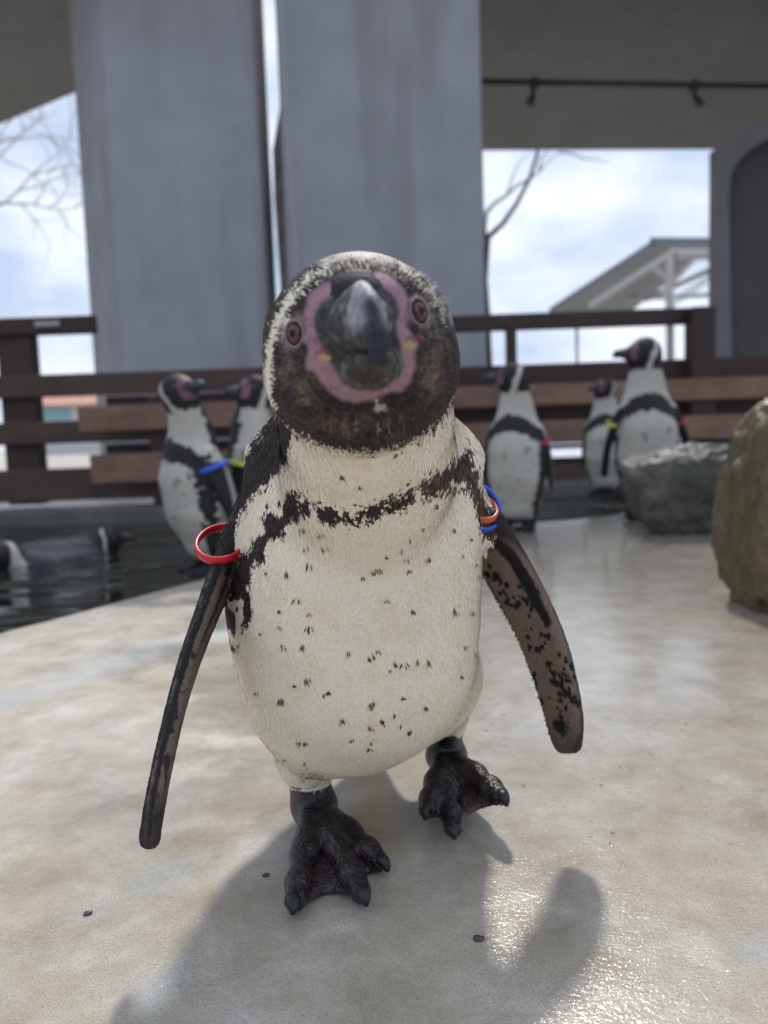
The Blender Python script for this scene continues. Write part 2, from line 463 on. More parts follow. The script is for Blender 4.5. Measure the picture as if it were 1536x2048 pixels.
def subdivided(V, Q, levels=1):     # Catmull-Clark on a closed quad mesh
    for _ in range(levels):
        nV = len(V)
        fp = V[Q].mean(1)
        E = np.concatenate([Q[:, [i, (i + 1) % 4]] for i in range(4)]); E.sort(1)
        key = E[:, 0].astype(np.int64) * nV + E[:, 1]
        u, inv = np.unique(key, return_inverse=True); nE = len(u)
        e0, e1 = u // nV, u % nV
        fi = np.tile(np.arange(len(Q)), 4)
        cnt = np.bincount(inv, minlength=nE).astype(float)[:, None]
        fs = np.stack([np.bincount(inv, weights=fp[fi, k], minlength=nE) for k in range(3)], 1) / cnt
        mid = (V[e0] + V[e1]) / 2
        ep = (mid + fs) / 2
        vi = Q.ravel(); val = np.bincount(vi, minlength=nV).astype(float)[:, None]
        Fv = np.stack([np.bincount(vi, weights=np.repeat(fp[:, k], 4), minlength=nV) for k in range(3)], 1) / np.maximum(val, 1)
        ee = np.concatenate([e0, e1]); ne = np.bincount(ee, minlength=nV).astype(float)[:, None]
        Rv = np.stack([np.bincount(ee, weights=np.concatenate([mid[:, k], mid[:, k]]), minlength=nV) for k in range(3)], 1) / np.maximum(ne, 1)
        nn = np.maximum(val, 3)
        vp = (Fv + 2 * Rv + (nn - 3) * V) / nn
        ei = inv.reshape(4, -1).T + nV; fc = np.arange(len(Q)) + nV + nE
        Q = np.concatenate([np.stack([Q[:, i], ei[:, i], fc, ei[:, (i + 3) % 4]], 1) for i in range(4)])
        V = np.concatenate([vp, ep, fp])
    return npmesh('body', V, Q)
def verts_of(me):
    v = np.zeros(len(me.vertices) * 3, np.float32); me.vertices.foreach_get('co', v)
    n = np.zeros(len(me.vertices) * 3, np.float32); me.vertices.foreach_get('normal', n)
    return v.reshape(-1, 3).astype(float), n.reshape(-1, 3).astype(float)

# ================================================================== SETTING
shore_px = [(-420, 1440), (-200, 1330), (0, 1266), (120, 1237), (250, 1201), (380, 1166), (450, 1148), (560, 1115), (700, 1080), (850, 1060), (1000, 1049), (1150, 1040), (1240, 1030), (1290, 1012)]
shore = [G(*p)[:2] for p in shore_px]
def smooth_line(pts, n=4):
    pts = np.array(pts)
    for _ in range(n):
        q = [pts[0]]
        for a, b in zip(pts[:-1], pts[1:]): q += [a * .75 + b * .25, a * .25 + b * .75]
        q.append(pts[-1]); pts = np.array(q)
    return pts
shore = smooth_line(shore, 3)
xr = shore[-1][0]
pool_outline = list(shore) + [(xr + .25, 3.0), (xr + .2, 4.02), (-.35, 4.04), (-.45, 3.40), (-6.5, 3.40), (-6.5, .75)]
bm = bmesh.new()
def loop(bm, pts, z=0):
    vs_ = [bm.verts.new((p[0], p[1], z)) for p in pts]
    return [bm.edges.new((vs_[i], vs_[(i + 1) % len(vs_)])) for i in range(len(vs_))], vs_
e1, _ = loop(bm, [(-900, -60), (900, -60), (900, 1500), (-900, 1500)])
e2, _ = loop(bm, pool_outline)
bmesh.ops.triangle_fill(bm, use_beauty=True, use_dissolve=False, edges=e1 + e2, normal=(0, 0, 1))
for f in bm.faces:
    if f.normal.z < 0: f.normal_flip()
me = bpy.data.meshes.new('ground'); bm.to_mesh(me); bm.free()
tag(link('ground', me, M['floor']), kind='structure')
# pool basin and water
V, F = [], []; n = len(pool_outline)
for (x, y) in pool_outline: V += [(x, y, 0.0), (x, y, -.5)]
for i in range(n):
    j = (i + 1) % n; F.append((2 * i, 2 * i + 1, 2 * j + 1, 2 * j))
F.append(tuple(2 * i + 1 for i in range(n)))
tag(link('pool_basin', pymesh('pool_basin', V, F), M['poolwall']), kind='structure')
WZ = -.055
tag(link('pool_water', pymesh('pool_water', [(x, y, WZ) for x, y in pool_outline], [tuple(range(n))]), M['water']), kind='structure')

# ---- pillars of the overpass
def Xat(px, D): return P(px, 890, D)[0]
D1, D2 = 6.5, 6.3
fp = [(Xat(252, D1), D1), (Xat(551, D1), D1), (Xat(551, D1), D1 + .55), (Xat(198, D1 + .5), D1 + .5)]
pl = link('concrete_pillar', prism_mesh('concrete_pillar', fp, 'z', -.1, 6.2, .02), M['pillar'])
tag(pl, 'wide grey concrete pillar left of the narrow bright gap, stained by streaks', 'pillar', 'overpass pillars')
fp = [(Xat(590, D2), D2), (Xat(979, D2), D2), (Xat(979, D2) - .05, D2 + .6), (Xat(590, D2), D2 + .6)]
pr = link('concrete_pillar', prism_mesh('concrete_pillar', fp, 'z', -.1, 6.2, .02), M['pillar'])
tag(pr, 'grey concrete pillar right of the narrow bright gap, behind the front penguin\'s head', 'pillar', 'overpass pillars')
a, b = P(556, -60, 6.15), P(605, 700, 6.22); b[2] = max(b[2], 0)
a2 = a + (a - b) * .1; b2 = a + (b - a) * 2.0
tag(link('drain_pipe', tube_mesh('drain_pipe', [a2, a, b, a + (b - a) * 1.28], .013), M['pipe_light'], smooth=True),
    'thin pale grey pipe running down beside the gap between the two pillars', 'pipe')
a, b = P(575, 150, 7.15), P(558, 420, 7.15)
tag(link('steel_brace', prism_mesh('steel_brace', [(P(545, 300, 7.2)[0], P(545, 300, 7.2)[2]), (P(600, -20, 7.2)[0], P(600, -20, 7.2)[2]), (P(640, -20, 7.2)[0], P(640, -20, 7.2)[2]), (P(640, 800, 7.2)[0], -.1), (P(580, 800, 7.2)[0], -.1), (P(548, 395, 7.2)[0], P(548, 395, 7.2)[2])], 'y', 7.2, 7.26), M['rust']),
    'dark brown steel brace showing through the gap between the pillars', 'brace')

# ---- decks
ZD = CAM_H + 4.0
def deck_at(px, py):
    d = ray(px, py); return d[:2] / d[2] * 4.0
A1, A2 = deck_at(0, 248), deck_at(150, 185)
far = A1 + (A1 - A2) * 3
near = A2 + (A2 - A1) * 1.0
xg = Xat(500, 6.8)
fp = [tuple(far), tuple(A1), tuple(A2), tuple(near), (xg, near[1]), (xg, 6.0), (far[0] - 4, 6.0), (far[0] - 4, far[1])]
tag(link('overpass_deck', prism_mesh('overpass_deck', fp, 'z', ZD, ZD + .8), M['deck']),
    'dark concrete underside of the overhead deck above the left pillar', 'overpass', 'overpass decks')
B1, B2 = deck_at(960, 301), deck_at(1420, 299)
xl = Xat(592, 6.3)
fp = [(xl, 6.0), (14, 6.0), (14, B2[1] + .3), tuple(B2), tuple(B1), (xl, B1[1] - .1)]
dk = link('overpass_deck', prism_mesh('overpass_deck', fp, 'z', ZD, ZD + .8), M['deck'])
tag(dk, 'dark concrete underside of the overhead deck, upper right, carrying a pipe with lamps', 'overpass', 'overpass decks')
# pipe with lamps
pa, pb = P(900, 163, 8.2), P(1700, 175, 8.2)
ph = 0.0
tag(link('ceiling_conduit', tube_mesh('ceiling_conduit', [pa, (pa + pb) / 2, pb], .030), M['pipe'], smooth=True),
    'dark conduit running along under the concrete deck', 'conduit')
for px, rot in ((1067, -1), (1388, 1)):
    t = pa + (pb - pa) * ((px - 900) / 800)
    lp = empty('hanging_lamp', t)
    tag(lp, 'small black lamp on the ceiling conduit, ' + ('nearer the grey pillar' if rot < 0 else 'nearer the right-hand portal'), 'lamp', 'lamps on the ceiling conduit')
    link('clamp', box_mesh('clamp', t[0] - .04, t[0] + .04, t[1] - .045, t[1] + .045, t[2] - .07, t[2] + .035, .008), M['pipe'], lp)
    link('stem', tube_mesh('stem', [t + [0, 0, -.05], t + [rot * .012, 0, -.13]], .018), M['pipe'], lp)
    link('lamp_head', tube_mesh('lamp_head', [t + [0, 0, -.11], t + [rot * .02, -.02, -.15], t + [rot * .05, -.05, -.22]], [.02, .038, .045]), M['pipe'], lp, True)

# ---- right-hand portal
DP = 8.0
pts = [(1428, 900), (1420, 640), (1420, 296), (1536, 222), (1800, 60), (1800, 150), (1536, 270), (1487, 300), (1462, 325), (1449, 355), (1446, 400), (1450, 640), (1456, 900)]
pts = [(P(x + 12, y, DP)[0], P(x + 12, y, DP)[2]) for x, y in pts]
pts[0] = (pts[0][0], -.1); pts[-1] = (pts[-1][0], -.1)
tag(link('concrete_portal', prism_mesh('concrete_portal', pts, 'y', DP, DP + .16), M['portal']),
    'pale concrete portal frame with a rounded inner corner at the right edge', 'portal')
x0 = P(1452, 600, DP)[0]
q1, q2 = P(1450, 287, DP + .24), P(1812, 62, DP + .24)
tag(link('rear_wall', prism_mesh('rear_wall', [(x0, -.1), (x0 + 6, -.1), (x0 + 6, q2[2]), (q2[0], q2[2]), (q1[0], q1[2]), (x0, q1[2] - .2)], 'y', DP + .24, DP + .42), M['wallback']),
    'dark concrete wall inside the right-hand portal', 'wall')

# ---- wooden fences
def plank(name, parent, px0, px1, py0, py1, D, th, mat, ref, bev=.006):
    """a plank whose ends/edges were read at pixel column ref"""
    z1 = P(ref, py0, D)[2]; z0 = P(ref, py1, D)[2]
    x0 = P(px0, (py0 + py1) / 2, D)[0]; x1 = P(px1, (py0 + py1) / 2, D)[0]
    return link(name, box_mesh(name, x0, x1, D, D + th, z0, z1, bev), M[mat], parent)
fl = empty('wooden_fence', P(200, 1000, 3.5) * [1, 1, 0])
tag(fl, 'brown hit-and-miss plank fence on the left, behind the pool', 'fence', 'wooden fences round the enclosure')
DL = 3.42
for y0, y1 in ((811, 862), (908, 966)): plank('plank', fl, 155 if y0 < 900 else 180, 700, y0, y1, DL, .03, 'wood', 230)
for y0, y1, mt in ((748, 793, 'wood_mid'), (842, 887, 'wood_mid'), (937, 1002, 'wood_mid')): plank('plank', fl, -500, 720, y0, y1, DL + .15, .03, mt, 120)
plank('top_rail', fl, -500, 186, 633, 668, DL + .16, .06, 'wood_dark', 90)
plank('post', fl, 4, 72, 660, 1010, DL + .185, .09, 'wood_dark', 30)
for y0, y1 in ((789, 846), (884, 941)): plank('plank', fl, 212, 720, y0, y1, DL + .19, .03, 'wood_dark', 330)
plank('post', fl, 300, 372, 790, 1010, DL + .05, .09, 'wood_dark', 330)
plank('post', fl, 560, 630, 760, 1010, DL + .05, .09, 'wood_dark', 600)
plank('latch_plate', fl, 68, 118, 642, 653, DL + .145, .012, 'pipe_light', 90, .002)
fr = empty('wooden_fence', P(1200, 940, 4.1) * [1, 1, 0])
tag(fr, 'brown hit-and-miss plank fence with railing openings on the right, behind the rocks', 'fence', 'wooden fences round the enclosure')
DF = 4.1
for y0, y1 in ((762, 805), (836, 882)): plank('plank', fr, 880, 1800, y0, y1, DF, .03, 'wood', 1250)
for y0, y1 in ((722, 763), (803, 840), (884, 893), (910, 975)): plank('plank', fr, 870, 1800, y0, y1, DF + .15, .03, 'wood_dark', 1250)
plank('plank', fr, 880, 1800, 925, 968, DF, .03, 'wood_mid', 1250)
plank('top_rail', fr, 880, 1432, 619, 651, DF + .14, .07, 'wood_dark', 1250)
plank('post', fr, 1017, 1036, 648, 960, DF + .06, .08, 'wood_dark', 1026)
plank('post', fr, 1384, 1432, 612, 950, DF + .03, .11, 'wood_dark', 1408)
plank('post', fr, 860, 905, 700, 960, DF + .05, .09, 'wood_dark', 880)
plank('wire_post', fr, 1152, 1157, 650, 725, DF + .2, .012, 'pipe_light', 1155, .002)
plank('wire_post', fr, 1340, 1345, 650, 725, DF + .2, .012, 'pipe_light', 1342, .002)
kb = link('pool_kerb', box_mesh('pool_kerb', -6.5, -.45, 3.39, 3.60, -.2, .012, .01), M['kerb'])
tag(kb, kind='structure')
kb = link('pool_kerb', box_mesh('pool_kerb', -.35, xr + .6, 4.0, 4.3, -.2, .02, .01), M['kerb'])
tag(kb, kind='structure')

# ---- far things beyond the fence
hs = empty('house', P(130, 890, 40) * [1, 1, 0])
tag(hs, 'small white house with a terracotta roof seen through the left fence gap', 'house')
x0, x1 = P(60, 850, 40)[0], P(165, 850, 40)[0]; zt = P(110, 812, 40)[2]
link('wall', box_mesh('wall', x0, x1, 40, 44, 0, zt), M['render_white'], hs)
link('window', box_mesh('window', P(90, 830, 40)[0], P(140, 830, 40)[0], 39.93, 40.05, P(110, 839, 40)[2], P(110, 818, 40)[2]), M['teal'], hs)
link('roof', prism_mesh('roof', [(39.5, zt + .01), (44.5, zt + .01), (42, zt + 1.0)], 'x', x0 - .4, x1 + 1.4), M['terracotta'], hs)

DC = 17.0
cp = empty('canopy_building', P(1380, 880, DC) * [1, 1, 0])
tag(cp, 'white steel canopy with a sloping grey roof beyond the right fence', 'canopy')
def c3(px, py, D=DC): return P(px, py, D)
ra_, rb_, rc_, rd_ = c3(1098, 632, 17), c3(1300, 483, 17), c3(1620, 478, 17), c3(1620, 640, 17)
def slab(name, quad, th, mat, parent):
    q = [np.array(p) for p in quad]
    V = q + [p + np.array([0, 0, th]) for p in q]
    F = [(0, 1, 2, 3), (7, 6, 5, 4)] + [(i, i + 4, (i + 1) % 4 + 4, (i + 1) % 4) for i in range(4)]
    me = pymesh(name, V, F); bm = bmesh.new(); bm.from_mesh(me); bmesh.ops.recalc_face_normals(bm, faces=bm.faces); bm.to_mesh(me); bm.free()
    return link(name, me, M[mat], parent)
slab('roof', [c3(1098, 628, 17), c3(1305, 492, 17), c3(1420, 500, 21), c3(1240, 640, 21)], .12, 'roof_grey', cp)
slab('roof', [c3(1300, 490, 17), c3(1640, 492, 17), c3(1640, 520, 22), c3(1320, 520, 22)], .16, 'roof_grey', cp)
def beam(name, a, b, r, mat, parent): return link(name, tube_mesh(name, [a, b], r, 6), M[mat], parent)
beam('fascia_beam', c3(1180, 612), c3(1352, 500), .07, 'white_metal', cp)
beam('fascia_beam', c3(1352, 508), c3(1640, 508), .09, 'white_metal', cp)
beam('post', c3(1338, 505), c3(1342, 612) * [1, 1, 0], .09, 'white_metal', cp)
beam('brace', c3(1345, 565), c3(1395, 512), .05, 'white_metal', cp)
beam('brace', c3(1338, 560), c3(1300, 530), .05, 'white_metal', cp)
beam('rafter', c3(1290, 600, 19), c3(1420, 540, 19), .06, 'white_metal', cp)
beam('rafter', c3(1230, 600, 20), c3(1420, 590, 20), .05, 'white_metal', cp)
beam('post', c3(1560, 505), c3(1565, 612) * [1, 1, 0], .09, 'white_metal', cp)
for k in range(9):                       # pale scalloped garland of chain links under the canopy
    t = k / 8
    q = c3(1345 + 82 * t, 606 - 56 * t, 16.5)
    ring = band_mesh('chain_link', q, np.array([.7, -.6, .3]), .075, .12, np.array([0, 0, 1.]), .03, .03)
    link('chain_link', ring, M['white_metal'], cp, True)

# ---- bare trees
def tree(name, label, trunk, branches, mat):
    t = empty(name, np.array(trunk[0][0]) * [1, 1, 0]); tag(t, label, 'tree', 'bare trees beyond the fence')
    link('trunk', tube_mesh('trunk', [p for p, r in trunk], [r for p, r in trunk]), M[mat], t, True)
    for br in branches:
        link('branch', tube_mesh('branch', [p for p, r in br], [r for p, r in br], 6), M[mat], t, True)
DT = 11.7
tr = [(P(985, 900, DT) * [1, 1, 0], .06), (P(974, 620, DT), .045), (P(970, 560, DT), .040), (P(974, 500, DT), .040), (P(976, 470, DT), .042)]
b1 = [(P(976, 474, DT), .040), (P(1005, 448, DT), .034), (P(1035, 405, DT), .030), (P(1060, 355, DT), .027), (P(1074, 310, DT), .025), (P(1078, 270, DT), .02), (P(1076, 180, DT), .014)]
b2 = [(P(974, 478, DT), .024), (P(968, 455, DT), .02), (P(962, 440, DT), .014)]
tree('bare_tree', 'bare tree with a dark curved limb beside the right pillar', tr, [b1, b2], 'bark')
def wander(start, ang, length, r, D, depth, out):
    pts = [(P(*start, D), r)]; x, y = start
    st = 7
    for i in range(st):
        ang += random.uniform(-.35, .35)
        x += math.cos(ang) * length / st; y -= math.sin(ang) * length / st
        D += random.uniform(-.05, .05)
        pts.append((P(x, y, D), r * (1 - .75 * (i + 1) / st)))
        if depth > 0 and i >= 1 and random.random() < .55:
            wander((x, y), ang + random.choice((-1, 1)) * random.uniform(.5, 1.0), length * .55, r * .55, D, depth - 1, out)
    out.append(pts)
random.seed(5)
DT2 = 13.0; out = []
for s_, a_, l_ in (((-60, 430), .15, 260), ((-90, 380), .55, 260), ((-70, 300), .35, 230), ((-60, 330), .9, 200), ((-40, 410), -.12, 190)):
    wander(s_, a_, l_, .025, DT2, 2, out)
tr = [(P(-260, 900, DT2) * [1, 1, 0], .16), (P(-230, 650, DT2), .13), (P(-160, 500, DT2), .10), (P(-90, 420, DT2), .07), (P(-50, 400, DT2), .05)]
tree('bare_tree', 'pale leafless tree with forking twigs against the sky on the left', tr, out, 'bark_pale')
random.seed(9); out = []
wander((972, 425), .85, 190, .03, 12.2, 1, out)
tr = [(P(972, 900, 12.2) * [1, 1, 0], .06), (P(968, 600, 12.2), .05), (P(966, 480, 12.2), .04), (P(972, 425, 12.2), .035)]
tree('bare_tree', 'thin pale sapling with a straight limb behind the dark curved limb', tr, out, 'bark_pale')

# ---- rocks
def rock(name, label, c, rr, seed, mat, shape):
    bm = bmesh.new(); bmesh.ops.create_icosphere(bm, subdivisions=6, radius=1)
    v = np.array([x.co[:] for x in bm.verts])
    v = shape(v)
    d = v / np.maximum(np.linalg.norm(v, axis=1), 1e-6)[:, None]
    nn = fbm(v * 1.6 + seed, 4) - .5; n2 = np.abs(fbm(v * 3.3 + seed * 2, 4) - .5)
    fr_ = np.floor(fbm(v * 2.1 + seed * 3, 3) * 9) / 9 - .5
    v = v * (1 + .22 * nn + .16 * fr_ - .30 * n2 + .06 * (fbm(v * 11 + seed, 3) - .5))[:, None]
    v = v * np.array(rr) + np.array(c)
    for q, p in zip(bm.verts, v): q.co = p
    me = bpy.data.meshes.new(name); bm.to_mesh(me); bm.free()
    return tag(link(name, me, M[mat], smooth=True), label, 'rock', 'rocks on the right')
def sh1(v):
    v = v.copy(); z = v[:, 2]
    top = .66 + .16 * (fbm(v * 2.3 + 4, 3) - .5) * 2 + .10 * v[:, 0]
    v[:, 2] = np.where(z > 0, top * (1 - np.exp(-2.6 * z)), -np.abs(z) ** .7 * .95)
    th = np.arctan2(v[:, 1], v[:, 0])
    lob = 1 + .13 * np.sin(th * 2 + .6) + .10 * np.sin(th * 5 + 1.1) + .05 * np.sin(th * 9)
    s = np.clip(.60 + .34 * (v[:, 2] + .85), .5, 1.06) * lob; v[:, 0] *= s; v[:, 1] *= s
    return v
def sh2(v):
    v = v.copy(); z = v[:, 2]
    w = 1.04 - .50 * np.clip(z + .25, 0, 1.3) ** 1.3; v[:, 0] *= w; v[:, 1] *= w
    v[:, 2] = np.where(z > 0, .92 * (1 - np.exp(-2.6 * z)) / (1 - np.exp(-2.6)), -np.abs(z) ** .75)
    th = np.arctan2(v[:, 1], v[:, 0]); s = 1 + .07 * np.sin(th * 3 + .4) + .06 * np.sin(th * 5 + 2)
    v[:, 0] *= s; v[:, 1] *= s
    return v
rock('boulder', 'flat-topped wet grey boulder standing behind the mossy rock', P(1392, 972, 2.08) * [1, 1, 0] + [0, 0, .115], (.205, .15, .185), 3.3, 'rock_grey', sh1)
rock('boulder', 'tall mossy brown rock cut off by the right edge', P(1598, 1015, 1.16) * [1, 1, 0] + [0, 0, .145], (.108, .12, .212), 8.1, 'rock_brown', sh2)

# ================================================================== FRONT PENGUIN
HC = P(716, 700, .365)
Rc, Uc = CRn[:, 0], CRn[:, 1]
ha = rad(9)
hr = math.cos(ha) * Rc + math.sin(ha) * Uc
hf = nrm(np.array([0, 0, CAM_H]) - HC + hr * .012)
hr = nrm(hr - hf * (hr @ hf)); hu = np.cross(hf, hr) * 1.0
if hu @ Uc < 0: hu = -hu

def flip_outline(lead, trail, n=64):
    def rs(pts):
        pts = np.array(pts, float); t = np.linspace(0, 1, len(pts)); q = np.linspace(0, 1, n)
        return np.stack([np.interp(q, t, pts[:, i]) for i in range(3)], 1)
    return [P(*a) for a in rs(smooth_line(lead, 2))], [P(*a) for a in rs(smooth_line(trail, 2))]
# near-side points: (px, py, distance)
FL_lead = [(474, 1055, .500), (450, 1105, .490), (420, 1180, .466), (382, 1290, .440), (350, 1400, .424), (322, 1520, .408), (303, 1620, .398), (298, 1680, .397)]
FL_trail = [(486, 1062, .510), (474, 1115, .506), (444, 1205, .494), (402, 1300, .474), (368, 1400, .456), (340, 1520, .438), (317, 1630, .422), (303, 1685, .408)]
FR_lead = [(985, 1035, .508), (1008, 1070, .508), (1048, 1130, .506), (1093, 1215, .503), (1128, 1300, .501), (1149, 1395, .500), (1155, 1455, .505), (1147, 1492, .508)]
FR_trail = [(962, 1050, .520), (966, 1130, .525), (993, 1185, .528), (1038, 1265, .530), (1066, 1335, .530), (1092, 1415, .528), (1108, 1470, .522), (1124, 1496, .515)]
FLl, FLt = flip_outline(FL_lead, FL_trail)
FRl, FRt = flip_outline(FR_lead, FR_trail)

HIP_L, ANK_L = P(608, 1490, .545), P(630, 1632, .537)
HIP_R, ANK_R = P(880, 1395, .59), P(893, 1508, .600)
toes_L = [G(590, 1800, .008), G(722, 1785, .009), G(757, 1722, .007)]
toes_R = [G(855, 1618, .024), G(906, 1655, .018), G(1000, 1592, .030)]

def build_field(h, groups):
    Fd = Field((-.185, .30, -.004), (.165, .70, .40), h)
    if 'body' in groups:
        T = [((712, 1288, .532), 250), ((708, 1190, .530), 252), ((720, 1100, .520), 238), ((728, 1030, .512), 226), ((730, 955, .50), 204), ((730, 885, .478), 176)]
        for (p, r), (q, s) in zip(T[:-1], T[1:]): Fd.cap(P(*p), P(*q), R(r, p[2]) * .985, R(s, q[2]) * .985, k=.012)
        Fd.cap(P(640, 1440, .535), P(612, 1515, .54), .045, .021, k=.03)      # left thigh
        Fd.cap(P(850, 1360, .575), P(885, 1420, .60), .045, .022, k=.03)      # right thigh
        tl = P(720, 1330, .60)
        Fd.cap(tl, tl + np.array([.005, .055, -.075]), .05, .012, k=.03)      # tail
        sl = P(548, 1015, .512); Fd.cap(P(590, 950, .505), sl, .034, .020, k=.02)   # shoulders
        Fd.cap(sl, FLl[5] * .5 + FLt[5] * .5, .017, .009, k=.012)
        sr = P(905, 1000, .520); Fd.cap(P(870, 950, .51), sr, .034, .018, k=.02)
        Fd.cap(sr, FRl[5] * .5 + FRt[5] * .5, .017, .010, k=.012)
        N = [((735, 985, .462), 168), ((738, 920, .442), 172), ((730, 830, .41), 170), ((718, 740, .385), 165)]
        for (p, r), (q, s) in zip(N[:-1], N[1:]): Fd.cap(P(*p), P(*q), R(r, p[2]) * .975, R(s, q[2]) * .975, k=.010)
    if 'head' in groups:
        Fd.ell(HC, [hr, hu, hf], (.0425, .0420, .045), k=.008)
        Fd.ell(HC + hf * .025 - hu * .001 + hr * .002, [hr, hu, hf], (.0285, .0315, .030), k=.022)
        Fd.ell(HC + hf * .012 - hu * .014, [hr, hu, hf], (.040, .030, .034), k=.015)
        for sg, (ex, ey) in ((-1, (592, 668)), (1, (836, 625))):              # brows
            Fd.ell(P(ex, ey, .341), [hr, hu, hf], (.0105, .013, .0125), k=.010)
    if 'flip' in groups:
        for L, T_ in ((FLl, FLt), (FRl, FRt)):
            n = len(L)
            for i in range(n):
                tt = i / (n - 1)
                Fd.cap(L[i], T_[i], .0050 * (1 - .35 * tt), .0024 * (1 - .1 * tt), k=.004)
    if 'foot' in groups:
        for hip, ank, toes, sc in ((HIP_L, ANK_L, toes_L, 1.0), (HIP_R, ANK_R, toes_R, 1.0)):
            Fd.cap(hip, ank, .0165, .0125, k=.008)
            base = ank.copy(); base[2] = max(.014, ank[2] - .004)
            Fd.ell(base + [0, 0, 0.002], np.eye(3), (.0165, .0165, .0125), k=.01)
            for t in toes:
                mid = base * .5 + t * .5; mid[2] += .0025
                Fd.cap(base, mid, .0098, .0088, k=.004); Fd.cap(mid, t, .0088, .0068, k=.003)
                m2 = base * .15 + t * .85; m2[2] += .0015; Fd.cap(m2, m2, .0086, k=.004)   # toe pads
                m2 = base * .42 + t * .58; m2[2] += .002; Fd.cap(m2, m2, .0096, k=.004)
            for a, b, f1, f2 in ((0, 1, 1.0, .93), (1, 2, .93, 1.0)):
                ta = base + (toes[a] - base) * f1 - [0, 0, .003]; tb = base + (toes[b] - base) * f2 - [0, 0, .003]
                mid = ta * .5 + tb * .5; mid = base + (mid - base) * .86; mid[2] = (ta[2] + tb[2]) * .5 - .003
                Fd.tri(base - [0, 0, .006], ta, mid, .0026, k=.003); Fd.tri(base - [0, 0, .006], tb, mid, .0026, k=.003)
            hal = base + nrm(base - toes[1]) * .018; hal[2] = base[2] - .006
            Fd.cap(base, hal, .008, .0045, k=.006)
    return Fd

Fd = build_field(.002, ('body', 'head', 'flip', 'foot'))
V, Q = Fd.mesh(2)
body_me = subdivided(V, Q, 1)
bv, bn = verts_of(body_me)
# which region a point belongs to: nearest of the group fields
GR = {g: build_field(.0035, (g,)) for g in ('body', 'head', 'flip', 'foot')}
def sample(fd, p):
    q = (p - fd.lo) / fd.h; i = np.clip(np.round(q).astype(int), 0, fd.n - 1); return fd.F[i[:, 0], i[:, 1], i[:, 2]]
def regions(p):
    return np.argmin(np.stack([sample(GR[g], p) for g in ('body', 'head', 'flip', 'foot')], 1), 1)

def inpoly(x, y, poly):
    poly = np.array(poly, float); r = np.zeros(len(x), bool); j = len(poly) - 1
    for i in range(len(poly)):
        xi, yi = poly[i]; xj, yj = poly[j]
        c = ((yi > y) != (yj > y)) & (x < (xj - xi) * (y - yi) / (yj - yi + 1e-9) + xi); r ^= c; j = i
    return r
def dline(x, y, pts):               # distance to a polyline minus its local half width
    best = np.full(len(x), 1e9)
    for (ax, ay, aw), (bx, by, bw) in zip(pts[:-1], pts[1:]):
        dx, dy = bx - ax, by - ay
        t = np.clip(((x - ax) * dx + (y - ay) * dy) / (dx * dx + dy * dy), 0, 1)
        best = np.minimum(best, np.hypot(x - ax - t * dx, y - ay - t * dy) - (aw + (bw - aw) * t))
    return best
def softpoly(x, y, poly, r=5.0, n=8):
    a = 0.0
    for k in range(n):
        q = 2 * math.pi * k / n; rr = r * (.5 if k % 2 else 1.0)
        a = a + inpoly(x + rr * math.cos(q), y + rr * math.sin(q), poly)
    return a / n
def mixc(c, m, col):
    m = np.clip(m, 0, 1)[:, None]; return c * (1 - m) + m * np.asarray(col)

WHITE = np.array([.88, .795, .635]); DARK = np.array([.024, .017, .016]); PINK = np.array([.33, .185, .215])
HEADDARK = [(480, 470), (960, 470), (960, 790), (902, 800), (886, 832), (850, 868), (800, 893), (720, 906), (660, 893), (600, 868), (562, 846), (545, 810), (480, 790)]
PINK_OUT = [(667, 560), (646, 567), (617, 589), (607, 627), (611, 667), (617, 699), (613, 717), (612, 742), (632, 742), (636, 755), (655, 780), (680, 799), (711, 806), (749, 797), (777, 784), (805, 784), (821, 761), (831, 730), (829, 702), (838, 692), (822, 667), (812, 652), (809, 636), (820, 605), (809, 580), (787, 555), (761, 544), (736, 546), (735, 585), (667, 590)]
PINK_IN = [(667, 589), (640, 605), (629, 622), (627, 642), (636, 680), (649, 705), (667, 735), (686, 766), (714, 781), (761, 780), (789, 761), (802, 724), (802, 692), (792, 655), (799, 620), (789, 592), (761, 570), (735, 575)]
NOTCH = [(662, 548), (700, 538), (740, 540), (765, 570), (735, 596), (690, 598), (660, 592)]
STRIPE_L = [(660, 542, 4), (622, 562, 6), (582, 608, 7), (554, 668, 9), (541, 730, 9), (543, 790, 6), (554, 812, 3)]
STRIPE_R = [(800, 540, 5), (838, 566, 6), (864, 598, 6), (884, 645, 4)]
FORE = [(645, 528, 10), (700, 516, 14), (760, 514, 15), (805, 532, 10)]
BAND = [(560, 950), (585, 975), (625, 1000), (680, 1014), (735, 1008), (790, 988), (850, 957), (900, 920), (932, 885), (950, 930), (940, 975), (900, 978), (860, 984), (820, 1000), (785, 1016), (740, 1034), (690, 1044), (640, 1036), (600, 1020), (575, 1045), (560, 1090), (530, 1115), (508, 1120), (500, 1180), (508, 1225), (488, 1250), (466, 1320), (430, 1320), (430, 1120), (470, 1110), (505, 1085), (530, 1020), (545, 985)]
BACK_L = [(590, 815), (545, 825), (430, 1000), (420, 1080), (450, 1080), (478, 1040), (490, 1005), (540, 950), (570, 915)]
SIDE_R = [(922, 880), (948, 920), (975, 1010), (1000, 1075), (966, 1075), (952, 1010), (936, 960)]
LEG_L = [(500, 1500), (520, 1520), (560, 1555), (600, 1556), (640, 1548), (640, 1570), (560, 1575), (500, 1530)]
